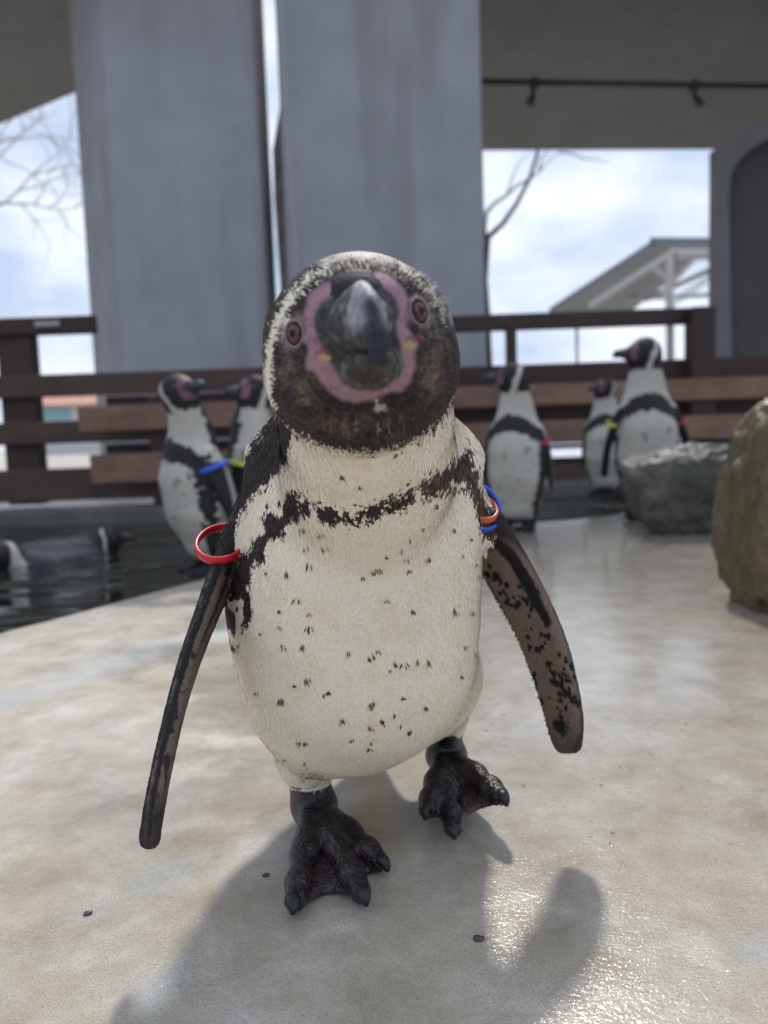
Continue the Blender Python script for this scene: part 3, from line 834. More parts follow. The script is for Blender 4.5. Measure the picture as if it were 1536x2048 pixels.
z2 = [(512, 632), (585, 655), (600, 715), (515, 720), (540, 790), (435, 828), (345, 830), (490, 945), (405, 1005), (540, 1018), (405, 1075), (540, 1072), (325, 1105), (420, 1155), (512, 1160), (720, 1190), (825, 1200), (845, 1188), (805, 1215), (520, 1308), (475, 1340), (625, 1370), (610, 1380), (300, 1370), (410, 1405), (820, 1420), (960, 1395), (690, 1500), (1060, 630), (1190, 635), (995, 685), (960, 735), (885, 755), (975, 768), (1225, 750), (1265, 680), (785, 852), (850, 815), (830, 828), (985, 820), (1075, 765), (885, 955), (1005, 1000), (1200, 995), (1278, 1010), (925, 1238), (960, 1244), (1025, 1232), (1075, 1228), (905, 1270), (1240, 1165), (1285, 1200), (1225, 1300), (1065, 1440), (920, 1475), (870, 1498), (1290, 790), (1300, 840), (685, 392), (770, 440), (1110, 520), (1060, 400)]
z3 = [(665, 82), (505, 175), (655, 208), (560, 280), (665, 295), (650, 325), (830, 200), (875, 232), (720, 170), (790, 145), (965, 105), (270, 290), (300, 295), (300, 400), (185, 390), (430, 18), (175, 60)]
SPOTS = [(380 + x / 2.2588, 780 + y / 2.2588) for x, y in z2] + [(500 + x / 2.743, 1380 + y / 2.743) for x, y in z3]
EYES = [((592, 668), 16.0, 23.5, rad(8)), ((836, 625), 15.0, 24.5, rad(-8))]
FLSTRIPE = [(992, 1085, 10), (1022, 1110, 12), (1060, 1175, 13), (1095, 1245, 8)]
rr_ = random.Random(4)
FSPOTS = []
def chain(pts, n, sp, s0, s1):
    for _ in range(n):
        t = rr_.random() * (len(pts) - 1); i = int(t); f = t - i
        x = pts[i][0] * (1 - f) + pts[i + 1][0] * f + rr_.gauss(0, sp); y = pts[i][1] * (1 - f) + pts[i + 1][1] * f + rr_.gauss(0, sp)
        FSPOTS.append((x, y, rr_.uniform(s0, s1)))
chain([(980, 1130), (1000, 1165), (1015, 1195), (1030, 1215)], 26, 7, 2.5, 5.5)
chain([(1055, 1265), (1075, 1300), (1105, 1345), (1135, 1390), (1150, 1400)], 34, 6, 2.5, 6)
chain([(1085, 1265), (1100, 1280)], 7, 7, 2.5, 4)
chain([(1130, 1310), (1140, 1330), (1130, 1360), (1145, 1420)], 26, 9, 2.2, 4)
chain([(1110, 1400), (1125, 1440), (1130, 1480)], 12, 9, 2.2, 4)
chain([(1020, 1150), (1045, 1195), (1060, 1230)], 12, 5, 2.2, 4)
chain([(1063, 1350), (1075, 1390), (1085, 1420)], 10, 3, 3, 6)
chain([(1120, 1450), (1125, 1455)], 5, 6, 5, 8)

def front_colours(p, n, feather=False):
    x, y = project(p); reg = regions(p)
    w = np.array([fbm(p * 260 + 3.1, 2), fbm(p * 260 + 31.7, 2), fbm(p * 90 + 9, 2)]) - .5
    jx = x + w[0] * 16; jy = y + w[1] * 22
    if feather: jx = jx + RNG.normal(0, 2.5, len(x)); jy = jy + RNG.normal(0, 6.5, len(x))
    view = np.array([0, 0, CAM_H]) - p; view /= np.linalg.norm(view, axis=1)[:, None]
    fac = (n * view).sum(1)
    hue = fbm(p * 60 + 5, 3)[:, None]
    c = WHITE * (1 + .10 * (hue - .5)) * np.array([1, 1, 1])
    c = c * np.where(w[2][:, None] > .15, np.array([.97, .95, .90]), 1.0)
    dk = DARK * (.75 + 1.1 * fbm(p * 420 + 11, 2))[:, None]
    body = (reg == 0)
    band = inpoly(jx, jy, BAND)
    nh = fbm(np.stack([x / 20, y / 30, x * 0], 1) + 7, 2); hole = ((nh > .59) & (x < 590)) | (nh > .69)      # white flecks in the left side
    dark = (band & ~hole) | inpoly(jx, jy, BACK_L) | inpoly(jx, jy, SIDE_R) | (inpoly(jx, jy, LEG_L) & (w[2] > -.05))
    dark = dark & (fac > -.05)
    dark |= (fac <= -.05) & (p[:, 2] > .06) & ((p[:, 1] > .50) | ((p[:, 2] > .24) & (n[:, 2] > .1)))
    brown = np.array([.085, .048, .028])
    dkb = dk + brown * (np.clip((x - 780) / 60, 0, 1) * np.clip(fbm(p * 330, 2) * 2 - .55, 0, 1))[:, None]
    c = np.where((dark & (reg != 1))[:, None], dkb, c)
    # ---- head
    hd = inpoly(jx, jy, HEADDARK) & ((reg == 1) | (y < 915)) & (p[:, 1] < .45)
    fur = fbm(p * 380 + 3, 2)
    hc = np.array([.024, .018, .017])[None] * (.6 + 1.3 * fur)[:, None]
    gold = np.exp(-(((x - 622) / 26) ** 2 + ((y - 772) / 30) ** 2)) + np.exp(-(((x - 852) / 22) ** 2 + ((y - 748) / 42) ** 2)) + .5 * np.exp(-(((x - 690) / 60) ** 2 + ((y - 838) / 16) ** 2))
    hc = hc + np.array([.20, .145, .085]) * (gold * np.clip(fur * 1.6 - .3, 0, 1))[:, None]
    streak = np.exp(-(((x - 745) / 55) ** 2 + ((y - 845) / 22) ** 2)) * (fbm(np.stack([x / 5, y / 30, x * 0], 1), 2) > .52)
    hc = hc + np.array([.16, .135, .10]) * streak[:, None]
    side = np.exp(-(((x - 875) / 30) ** 2 + ((y - 655) / 45) ** 2)) + .7 * np.exp(-(((x - 575) / 22) ** 2 + ((y - 725) / 40) ** 2))
    hc = hc + np.array([.13, .115, .105]) * (side * np.clip(fur * 2 - .6, 0, 1))[:, None]
    crown = np.clip(-dline(x, y, [(560, 560, 0), (640, 500, 20), (716, 490, 26), (800, 498, 26), (870, 560, 18), (905, 640, 14)]) / 10 + .4, 0, 1)
    hc = hc + np.array([.34, .31, .30]) * (crown * np.clip(fbm(p * 300 + 8, 2) * 2.2 - .65, 0, 1))[:, None]
    fw = np.clip(-dline(jx, jy, FORE) / 4 + .5, 0, 1) * np.clip(fbm(p * 330 + 2, 2) * 2.6 - .5, .25, 1)
    hc = mixc(hc, fw * .75, WHITE * np.array([.62, .62, .66]))
    hc = mixc(hc, np.clip(-dline(jx, jy, STRIPE_L) / 3 + .5, 0, 1), WHITE)
    hc = mixc(hc, np.clip(-dline(jx, jy, STRIPE_R) / 3 + .5, 0, 1) * np.clip(fbm(p * 330 + 4, 2) * 3 - .6, .2, 1), WHITE * .75)
    chin = np.exp(-(((x - 758) / 26) ** 2 + ((y - 807) / 9) ** 2)); hc = mixc(hc, (chin + w[0] * .5 > .62) * .7, WHITE * .75)
    blk = np.minimum(dline(x, y, [(612, 742, 5), (628, 770, 9), (648, 795, 10), (680, 814, 9), (715, 818, 6)]), dline(x, y, [(847, 700, 4), (843, 745, 8), (828, 775, 7), (800, 796, 5)]))
    hc = mixc(hc, np.clip(-blk / 3 + .5, 0, 1), (.010, .010, .012))
    for (ex, ey), rx, ry, an in EYES:
        ca, sa = math.cos(an), math.sin(an)
        u_ = (x - ex) * ca + (y - ey) * sa; v_ = -(x - ex) * sa + (y - ey) * ca
        q = np.sqrt((u_ / (rx + 9)) ** 2 + (v_ / (ry + 10)) ** 2)
        hc = mixc(hc, np.clip((1.08 - q) * 6, 0, 1) * .85, np.array([.27, .225, .235]))
    xs = x + w[2] * 5; ys = y + w[2] * 5
    fac_front = (p - HC) @ hf > .012
    pk = softpoly(xs, ys, PINK_OUT) * fac_front
    wr = fbm(p * 700 + 2, 2)[:, None]
    pc = PINK * (.80 + .3 * hue) * (.75 + .5 * wr) + (fbm(p * 500, 2) < .3)[:, None] * np.array([-.08, -.07, -.06])
    pkm = pk if not feather else pk * 0
    hc = hc * (1 - pkm)[:, None] + pc * pkm[:, None]
    near_eye = np.minimum(dline(x, y, [(612, 640, 8), (600, 632, 5)]), dline(x, y, [(815, 640, 9), (822, 600, 6)]))
    hc = mixc(hc, np.clip(-near_eye / 4 + .3, 0, 1) * .6, PINK * .8)
    ins = softpoly(xs, ys, PINK_IN) * fac_front
    hc = hc * (1 - ins)[:, None] + ins[:, None] * np.array([.045, .045, .045]) * (.2 + 1.9 * fbm(p * 420, 3) ** 1.5)[:, None]
    hc = np.where((inpoly(xs, ys, NOTCH) & fac_front)[:, None], np.array([.012, .010, .014]), hc)
    for gx, gy in ((648, 716), (818, 690)):
        q = ((x - gx) / 14) ** 2 + ((y - gy) / 7) ** 2
        hc = mixc(hc, np.clip((1.1 - q) * 3, 0, 1) * fac_front, np.array([.42, .29, .13]))
        q = ((x - gx + (4 if gx < 700 else -4)) / 16) ** 2 + ((y - gy + 12) / 6) ** 2
        hc = mixc(hc, np.clip((1.0 - q) * 3, 0, 1) * .7 * fac_front, np.array([.22, .06, .06]))
    c = np.where(hd[:, None], hc, c)
    # back of head (turned away from the viewer)
    bk = (reg == 1) & (fac <= -.05); c = np.where(bk[:, None], DARK, c)
    # ---- flippers
    fl = reg == 2
    tan = np.array([.185, .140, .108])[None] * (.75 + .5 * fbm(p * 130 + 2, 3))[:, None]
    dkf = np.array([.018, .015, .016])[None] * (.7 + .8 * fur)[:, None]
    fc = tan.copy()
    right = x > 740
    gy = np.clip((y - 1420) / 80, 0, 1); fc = fc * (1 - .55 * (gy * right))[:, None]
    fc = mixc(fc, np.clip(-dline(x + w[0] * 7, y + w[1] * 7, FLSTRIPE) / 5 + .5, 0, 1) * right, (.007, .007, .008))
    lead = dline(x, y, [(1010, 1055, 0), (1062, 1118, 0), (1110, 1205, 0), (1143, 1295, 0), (1164, 1395, 0), (1168, 1460, 0), (1150, 1500, 0)])
    fc = mixc(fc, np.clip(1.0 - lead / 11, 0, 1) * right, (.022, .018, .017))
    fc = mixc(fc, (np.exp(-((y - 1050) / 42) ** 2) * 1.2 * right), (.020, .016, .016))
    for sx_, sy_, sr in FSPOTS:
        mk = np.abs(x - sx_) + np.abs(y - sy_) < 24
        if mk.any():
            dx = x[mk] - sx_; dy = y[mk] - sy_
            a_ = dx * .86 - dy * .5; b_ = dx * .5 + dy * .86
            q = np.sqrt((a_ / sr) ** 2 + (b_ / (sr * 1.25)) ** 2)
            fc[mk] = mixc(fc[mk], (1.25 - q) * 2.5, (.010, .010, .011))
    # left flipper: dark leading edge, tan inner strip, dark streak
    le = [(q[0], q[1], 0) for q in FL_lead]; te = [(q[0], q[1], 0) for q in FL_trail]
    dl, dt_ = dline(x, y, le), dline(x, y, te); vv = dl / np.maximum(dl + dt_, 1)
    lf = ~right
    dk1 = np.clip((.30 - vv + w[0] * .2) * 8, 0, 1)
    dk2 = np.clip(1 - np.abs(vv - .78 + w[1] * .15) * 5.5, 0, 1) * np.clip((1340 - y) / 60, 0, 1)
    dk3 = np.clip((1150 - y) / 30, 0, 1) + np.clip((y - 1560) / 80, 0, .8)
    dk4 = (fbm(p * 170 + 40, 2) > .66) * .9
    inner = (n @ nrm([.94, -.35, .1])) > -.1
    fc = np.where(lf[:, None], mixc(tan, np.clip(np.maximum.reduce([dk1, dk2, dk3, dk4, (~inner) * 1.0]), 0, 1), (.016, .014, .015)), fc)
    fc = np.where((fac < -.1)[:, None], dkf, fc)
    c = np.where(fl[:, None], fc, c)
    # ---- feet
    ft = reg == 3
    nn_ = fbm(p * 150 + 13, 3)
    tc = np.array([.007, .0065, .008])[None] * (.7 + .9 * fur)[:, None]
    dtoe = np.full(len(p), 1.0)
    for bs_, ts_ in ((ANK_L, toes_L), (ANK_R, toes_R)):
        for t_ in ts_:
            d_ = (t_ - bs_)[:2]; k_ = np.clip(((p[:, :2] - bs_[:2]) @ d_) / (d_ @ d_), 0, 1)
            dtoe = np.minimum(dtoe, np.linalg.norm(p[:, :2] - bs_[:2] - k_[:, None] * d_, axis=1))
    web = np.clip((dtoe - .0062) / .003, 0, 1)
    tc = mixc(tc, np.clip((nn_ - .54) * 6, 0, .5), np.array([.060, .040, .046]))
    tc = mixc(tc, web * np.clip(nn_ * 2.2 - .35, 0, .8) * (p[:, 2] < .045), np.array([.085, .048, .058]))
    tc = tc * (.75 + .5 * fbm(p * 900 + 3, 2))[:, None]
    ftop = ft & ~((p[:, 2] > .052))
    c = np.where(ft[:, None] & ((p[:, 2] < .075) | (x > 750))[:, None], tc, c)
    return c, reg, x, y, fac

pen = empty('penguin', (float(P(700, 1600, .54)[0]), .54, 0))
tag(pen, 'large penguin walking up to the camera, beak first, banded red, blue and orange', 'penguin')
cc, reg, px_, py_, fc_ = front_colours(bv, bn)
setcol(body_me, cc)
body_me.materials.append(M['plumage']); body_me.materials.append(M['foot_skin'])
lv = np.zeros(len(body_me.loops), np.int32); body_me.loops.foreach_get('vertex_index', lv)
fi_ = lv[::4]; body_me.polygons.foreach_set('material_index', ((reg[fi_] == 3) & (bv[fi_, 2] < .075)).astype(np.int32))
body = link('body', body_me, M['plumage'], pen, True)

# ---- feathers: little overlapping blades that carry the plumage colour
def feather_layer(count, seed):
    rng = np.random.default_rng(seed)
    body_me.calc_loop_triangles()
    tr = np.zeros(len(body_me.loop_triangles) * 3, np.int32); body_me.loop_triangles.foreach_get('vertices', tr); tr = tr.reshape(-1, 3)
    a, b, c = bv[tr[:, 0]], bv[tr[:, 1]], bv[tr[:, 2]]
    ar = np.linalg.norm(np.cross(b - a, c - a), axis=1)
    cen = (a + b + c) / 3; nv = bn[tr[:, 0]]
    view = np.array([0, 0, CAM_H]) - cen; view /= np.linalg.norm(view, axis=1)[:, None]
    fac = (nv * view).sum(1)
    rg = reg[tr[:, 0]]
    head_n = (np.linalg.norm(cen - HC, axis=1) < .062)
    wgt = ar * np.where(fac > -.2, 1.0, .25) * np.where(rg == 1, 2.6, 1.0)
    wgt[rg == 3] = 0; wgt[rg == 2] *= 1.6
    x, y = project(cen)
    skin = (inpoly(x, y, PINK_OUT) | inpoly(x, y, PINK_IN) | inpoly(x, y, NOTCH)) & ((cen - HC) @ hf > .012)
    for (ex, ey), rx, ry, an in EYES:
        skin |= (((x - ex) / (rx + 7)) ** 2 + ((y - ey) / (ry + 8)) ** 2 < 1) & (rg == 1)
    blkl = np.minimum(dline(x, y, [(612, 742, 5), (628, 770, 9), (648, 795, 10), (680, 814, 9), (715, 818, 6)]), dline(x, y, [(847, 700, 4), (843, 745, 8), (828, 775, 7), (800, 796, 5)]))
    skin |= (blkl < 0) & (rg == 1)
    wgt[skin] = 0
    pick = rng.choice(len(tr), count, p=wgt / wgt.sum())
    u = rng.random((count, 2)); s = u.sum(1) > 1; u[s] = 1 - u[s]
    p = a[pick] + u[:, :1] * (b - a)[pick] + u[:, 1:] * (c - a)[pick]
    n = bn[tr[pick, 0]]
    rgp = rg[pick]
    beakc = HC + hf * .05
    flow = np.tile(np.array([0, .10, -1.0]), (count, 1))
    hd = rgp == 1; fl = rgp == 2
    flow[fl] = np.array([0, 0, -1.0]) + np.where(p[fl, :1] > 0, 1, -1) * np.array([.22, 0, 0])
    flow[hd] = (p[hd] - beakc); flow[hd] /= np.linalg.norm(flow[hd], axis=1)[:, None]
    wob = np.stack([fbm(p * 55 + 1, 2), fbm(p * 55 + 21, 2), fbm(p * 55 + 41, 2)], 1) - .5
    flow = flow + wob * .55 + rng.normal(0, .14, (count, 3))
    t = flow - n * (flow * n).sum(1)[:, None]; t /= np.linalg.norm(t, axis=1)[:, None] + 1e-9
    sd = np.cross(n, t)
    xx, yy = project(p)
    wh = rng.uniform(.75, 1.3, count)
    Lg = np.where(hd, .0032, np.where(fl, .0013, .0046)) * wh
    Wd = np.where(fl, .00042, 1) * np.where(fl, 1, 0) + np.where(fl, 0, 1) * np.where(hd, .00042, .00115) * rng.uniform(.7, 1.2, count)
    lift = np.where(hd, .0006, np.where(fl, .00016, .00026)) * rng.uniform(.2, 1.6, count)
    cl, *_ = front_colours(p, n, True)
    return p, n, t, sd, Lg, Wd, lift, cl, hd
def blades(p, n, t, sd, Lg, Wd, lift, cl, tipc, normj, seed):
    rng = np.random.default_rng(seed); k = len(p)
    L, W, H = Lg[:, None], Wd[:, None], lift[:, None]
    v0 = p - n * .0003
    v1 = p + t * L * .55 + sd * W + n * H * .6; v2 = p + t * L * .55 - sd * W + n * H * .6
    v3 = p + t * L + n * H
    V = np.stack([v0, v2, v3, v1], 1).reshape(-1, 3)
    Fq = np.arange(4 * k).reshape(-1, 4)
    C = np.stack([cl * .9, cl, tipc, cl], 1).reshape(-1, 3)
    nj = n + rng.normal(0, 1, (k, 3)) * normj[:, None]; nj /= np.linalg.norm(nj, axis=1)[:, None]
    N = np.repeat(nj, 4, 0)
    return V, Fq, C, N
def make_blades(name, parts, parent):
    V, Fq, C, N = [], [], [], []; o = 0
    for (v, f, c, n) in parts: V.append(v); Fq.append(f + o); C.append(c); N.append(n); o += len(v)
    V, Fq, C, N = map(np.concatenate, (V, Fq, C, N))
    me = bpy.data.meshes.new(name)
    me.vertices.add(len(V)); me.vertices.foreach_set('co', V.astype(np.float32).ravel())
    me.loops.add(Fq.size); me.loops.foreach_set('vertex_index', Fq.astype(np.int32).ravel())
    me.polygons.add(len(Fq)); me.polygons.foreach_set('loop_start', np.arange(0, Fq.size, 4, dtype=np.int32)); me.polygons.foreach_set('loop_total', np.full(len(Fq), 4, np.int32))
    me.update(calc_edges=True)
    setcol(me, C)
    me.polygons.foreach_set('use_smooth', [True] * len(Fq))
    me.normals_split_custom_set_from_vertices(N.astype(np.float32))
    o = link(name, me, M['feather'], parent); o['kind'] = 'stuff'
    return o
p, n, t, sd, Lg, Wd, lift, cl, hd = feather_layer(205000, 3)
rng = np.random.default_rng(12)
lum = cl.mean(1)
tip = cl * rng.uniform(.9, 1.15, len(cl))[:, None]
dkm = (lum < .15) & hd
tip[dkm] = cl[dkm] * rng.uniform(.8, 2.4, dkm.sum())[:, None] + np.array([.010, .008, .006]) * (rng.random((dkm.sum(), 1)) < .5) + np.array([.09, .075, .062]) * (rng.random((dkm.sum(), 1)) < .07)
dkb = (lum < .15) & ~hd
cl[dkb] *= rng.uniform(.7, 1.5, dkb.sum())[:, None]; tip[dkb] = cl[dkb] * rng.uniform(.9, 1.8, dkb.sum())[:, None]
parts = [blades(p, n, t, sd, Lg, Wd, lift, cl, tip, np.where(lum < .2, .30, .045), 5)]
# dark feather tufts of the belly spots
bvh = BVHTree.FromPolygons([tuple(x) for x in bv], [tuple(q.vertices) for q in body_me.polygons])
def hit(px, py):
    d = Vector(ray(px, py)).normalized()
    loc, nor, i, dist = bvh.ray_cast(Vector((0, 0, CAM_H)), d)
    return (np.array(loc), np.array(nor)) if loc is not None else (None, None)
sp, sn, st, sl, sw, sc_ = [], [], [], [], [], []
for (x, y) in SPOTS:
    big = rng.uniform(.4, .95); k = int(rng.integers(3, 8)); br = rng.uniform(0, 1)
    for _ in range(k):
        ox = rng.normal(0, 3.4 * big); oy = rng.normal(0, 2.6 * big)
        q, nn = hit(x + ox, y + oy - 4)
        if q is None: continue
        fl_ = np.array([ox * .06 + rng.normal(0, .12), .1, -1.0]); tt = nrm(fl_ - nn * (fl_ @ nn))
        sp.append(q + nn * .0009); sn.append(nn); st.append(tt); sl.append(rng.uniform(.0035, .0060) * big); sw.append(rng.uniform(.00028, .00048))
        base = np.array([.07, .045, .032]) * (1 - br) + np.array([.17, .105, .055]) * br
        sc_.append(base * rng.uniform(.6, 1.9))
sp, sn, st, sl, sw, sc_ = map(np.array, (sp, sn, st, sl, sw, sc_))
parts.append(blades(sp, sn, st, np.cross(sn, st), sl, sw, np.full(len(sp), .0006), sc_, sc_ * .6, np.full(len(sp), .1), 6))
# short fringe along the trailing edge of the right flipper, and the left one
fp_, fn_, ftn, fl2, fw2, fc2 = [], [], [], [], [], []
for L, T_, k in ((FRl, FRt, 520), (FLl, FLt, 300)):
    for _ in range(k):
        s = rng.uniform(.12, .97) * (len(L) - 1); i = int(s); f = s - i
        l_ = L[i] * (1 - f) + L[i + 1] * f; t_ = T_[i] * (1 - f) + T_[i + 1] * f
        ax_ = nrm(T_[i + 1] - T_[i]); out_ = nrm(t_ - l_)
        nn = nrm(np.cross(ax_, out_));
        if nn @ (np.array([0, 0, CAM_H]) - t_) < 0: nn = -nn
        fp_.append(t_ + out_ * .0022 + nn * rng.uniform(-.002, .002)); fn_.append(nn); ftn.append(nrm(out_ + ax_ * rng.uniform(.2, .9)))
        fl2.append(rng.uniform(.0010, .0022)); fw2.append(.0005)
        fc2.append(np.array([.16, .115, .085]) * rng.uniform(.15, 1.1))
fp_, fn_, ftn, fl2, fw2, fc2 = map(np.array, (fp_, fn_, ftn, fl2, fw2, fc2))
parts.append(blades(fp_, fn_, ftn, np.cross(fn_, ftn), fl2, fw2, np.full(len(fp_), .0002), fc2, fc2, np.full(len(fp_), .2), 8))
make_blades('feathers', parts, pen)

# ---- eyes
def ellipsoid_mesh(name, c, ax, rr, seg=28):
    V, F = [], []
    for i in range(seg // 2 + 1):
        th = math.pi * i / (seg // 2)
        for j in range(seg):
            ph = 2 * math.pi * j / seg
            l = (math.sin(th) * math.cos(ph), math.sin(th) * math.sin(ph), math.cos(th))
            V.append(c + sum(ax[k] * rr[k] * l[k] for k in range(3)))
    for i in range(seg // 2):
        for j in range(seg): F.append((i * seg + j, i * seg + (j + 1) % seg, (i + 1) * seg + (j + 1) % seg, (i + 1) * seg + j))
    me = pymesh(name, V, F)
    bm = bmesh.new(); bm.from_mesh(me); bmesh.ops.remove_doubles(bm, verts=bm.verts, dist=1e-7); bmesh.ops.recalc_face_normals(bm, faces=bm.faces); bm.to_mesh(me); bm.free()
    return me
for ((ex, ey), rx, ry, an) in EYES:
    q, nn = hit(ex, ey)
    side = -1 if ex < 716 else 1
    vd = nrm(np.array([0, 0, CAM_H]) - q)
    nn = nrm(nn * .6 + vd * .5 + hr * side * .15)
    D = q[1]
    up = nrm(hu - nn * (hu @ nn)); rt = np.cross(up, nn)
    s = 1.0 / max(.35, abs(nn @ vd))
    cos_ = max(.55, nn @ vd)
    a_, b_ = R(rx, D) / cos_, R(ry, D)
    c_ = q - nn * .0014
    ey_o = link('eye', ellipsoid_mesh('eye', c_, (rt, up, nn), (a_, b_, .0048)), M['iris'], pen, True)
    pc = c_ + nn * .00462 + (rt * 0)
    link('pupil', ellipsoid_mesh('pupil', pc, (rt, up, nn), (a_ * .36, b_ * .33, .0005)), M['pupil'], ey_o, True)
    link('eyelid_ring', band_mesh('eyelid_ring', c_ + nn * .0016, nn, a_ * 1.12, b_ * 1.10, rt, .0030, .0015), M['lid'], pen, True)

# ---- beak
def beak_part(name, secs, colf):
    V, F, C = [], [], []; S = 28
    for (t, cx, ut, ub, w, pw) in secs:
        for j in range(S):
            q = 2 * math.pi * j / S
            cc_, ss = math.cos(q), math.sin(q)
            e = lambda v, p_: math.copysign(abs(v) ** p_, v)
            half = (ut - ub) / 2; mid = (ut + ub) / 2
            wv = w * e(cc_, .9) * (1 - pw * max(0, ss) ** 1.3) * (1 - .0 * ss)
            V.append(BC + hf * (t * .88) + hr * (cx + wv) + hu * (mid + half * e(ss, .95)))
    m_ = len(secs)
    for i in range(m_ - 1):
        for j in range(S): F.append((i * S + j, i * S + (j + 1) % S, (i + 1) * S + (j + 1) % S, (i + 1) * S + j))
    F.append(tuple(range(S))[::-1]); F.append(tuple((m_ - 1) * S + j for j in range(S)))
    me = pymesh(name, V, F)
    bm = bmesh.new(); bm.from_mesh(me); bmesh.ops.recalc_face_normals(bm, faces=bm.faces)
    bmesh.ops.subdivide_edges(bm, edges=bm.edges, cuts=1, use_grid_fill=True, smooth=.3)
    bm.to_mesh(me); bm.free()
    v, n_ = verts_of(me)
    l = v - BC
    setcol(me, colf(l @ hf / .88, l @ hr, l @ hu, v))
    return link(name, me, M['beak'], pen, True)
BC = P(722, 655, .3155)
def interp_secs(keys, n=18):
    keys = np.array(keys); q = np.linspace(0, 1, n); t = np.linspace(0, 1, len(keys))
    k = smooth_line(keys, 2); t = np.linspace(0, 1, len(k))
    return np.stack([np.interp(q, t, k[:, i]) for i in range(keys.shape[1])], 1)
#  t forward, centre shift, top, bottom, half width, ridge pinch
up_keys = [(-.008, 0, .0165, -.012, .0182, .50), (.003, .0, .0170, -.0112, .0138, .64), (.012, .0004, .0168, -.0102, .0096, .66), (.027, .001, .0160, -.0096, .0073, .56),
           (.041, .0016, .0148, -.0092, .0063, .42), (.053, .002, .0122, -.0098, .0055, .35), (.061, .0024, .0075, -.0122, .0047, .3), (.065, .0026, .0005, -.0142, .0034, .2), (.0664, .0027, -.0075, -.0148, .0014, .1)]
def up_col(t, r, u, v):
    f = fbm(v * 520 + 2, 3)
    c = np.array([.065, .065, .060])[None] * (.12 + 2.2 * f ** 2)[:, None]
    c = mixc(c, np.clip((fbm(v * 380 + 9, 2) - .58) * 9, 0, .7), (.17, .17, .155))
    rr = r - .0018
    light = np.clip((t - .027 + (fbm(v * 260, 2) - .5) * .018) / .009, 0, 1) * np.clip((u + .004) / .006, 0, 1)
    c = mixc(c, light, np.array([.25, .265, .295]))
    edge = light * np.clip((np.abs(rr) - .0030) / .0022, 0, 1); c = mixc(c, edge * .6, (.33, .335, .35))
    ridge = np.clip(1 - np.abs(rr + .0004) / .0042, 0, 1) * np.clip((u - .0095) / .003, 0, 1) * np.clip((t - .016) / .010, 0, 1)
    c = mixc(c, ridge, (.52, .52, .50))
    blue = np.clip((.0095 - u) / .003, 0, 1) * np.clip((t - .044) / .010, 0, 1) * np.clip(1.45 - np.abs(rr - .0006) / .0030, 0, 1)
    c = mixc(c, blue, (.020, .025, .038))
    c = mixc(c, np.clip((-.002 - u) / .003, 0, 1) * np.clip((t - .040) / .01, 0, 1), (.012, .014, .024))
    return c * (.8 + .4 * fbm(v * 900, 2))[:, None]
beak_part('upper_mandible', interp_secs(up_keys, 22), up_col)
lo_keys = [(-.010, .0015, -.004, -.0270, .0170, -.10), (.001, .0015, -.006, -.0262, .0148, -.05), (.010, .0016, -.008, -.0232, .0112, 0), (.021, .0018, -.0090, -.0192, .0078, 0), (.032, .002, -.0095, -.0162, .0058, 0), (.038, .0022, -.0100, -.0140, .0034, 0), (.0405, .0023, -.0108, -.0125, .0010, 0)]
def lo_col(t, r, u, v):
    st_ = fbm(np.stack([r * 900, t * 130, u * 160], 1) + 4, 3)
    c = np.array([.075, .073, .064])[None] * (.12 + 2.0 * st_ ** 2)[:, None]
    rim = np.clip((.014 - t + (st_ - .5) * .02) / .012, 0, 1) * np.clip(1.2 - np.abs(u + .020) / .02, 0, 1)
    c = mixc(c, rim * .7, (.19, .185, .145))
    c = mixc(c, np.clip((t - .030) / .014, 0, 1), (.014, .014, .018))
    return c
beak_part('lower_mandible', interp_secs(lo_keys, 20), lo_col)
# ---- claws
for base, toes in ((ANK_L, toes_L), (ANK_R, toes_R)):
    for tt in toes:
        d = nrm((tt - base) * [1, 1, 0])
        link('claw', tube_mesh('claw', [tt + d * .001 + [0, 0, .0020], tt + d * .006 + [0, 0, .0018], tt + d * .0085 - [0, 0, .0003], tt + d * .0102 - [0, 0, .0030]], [.0048, .0042, .0030, .0010], 10), M['claw'], pen, True)

# ---- bands on the flippers
def worn(name, label, c, n_, rx, ry, xd, w_, th, mat, grp):
    return tag(link(name, band_mesh(name, np.asarray(c), n_, rx, ry, xd, w_, th), M[mat], smooth=True), label, 'band', grp)
G1 = 'plastic bands on penguin flippers'
cB = P(443, 1086, .496)
worn('flipper_band', 'red band hanging loose on the front penguin\'s flipper, left of its belly', cB, nrm([.10, -.42, 1.0]), R(49, .49), .0215, Rc, .0054, .0024, 'red', G1)
cB = P(957, 1013, .508)
worn('flipper_band', 'blue band round the front penguin\'s flipper, right of its belly', cB, nrm([.35, -.75, .55]), R(46, .508), .0175, nrm([1, .3, 0]), .0050, .0026, 'blue', G1)
cB = P(955, 1013, .508)
worn('flipper_band', 'orange band lying inside the blue one on the front penguin\'s flipper', cB, nrm([.22, -.50, .85]), R(38, .508), .0150, nrm([1, .2, .25]), .0048, .0022, 'orange', G1)

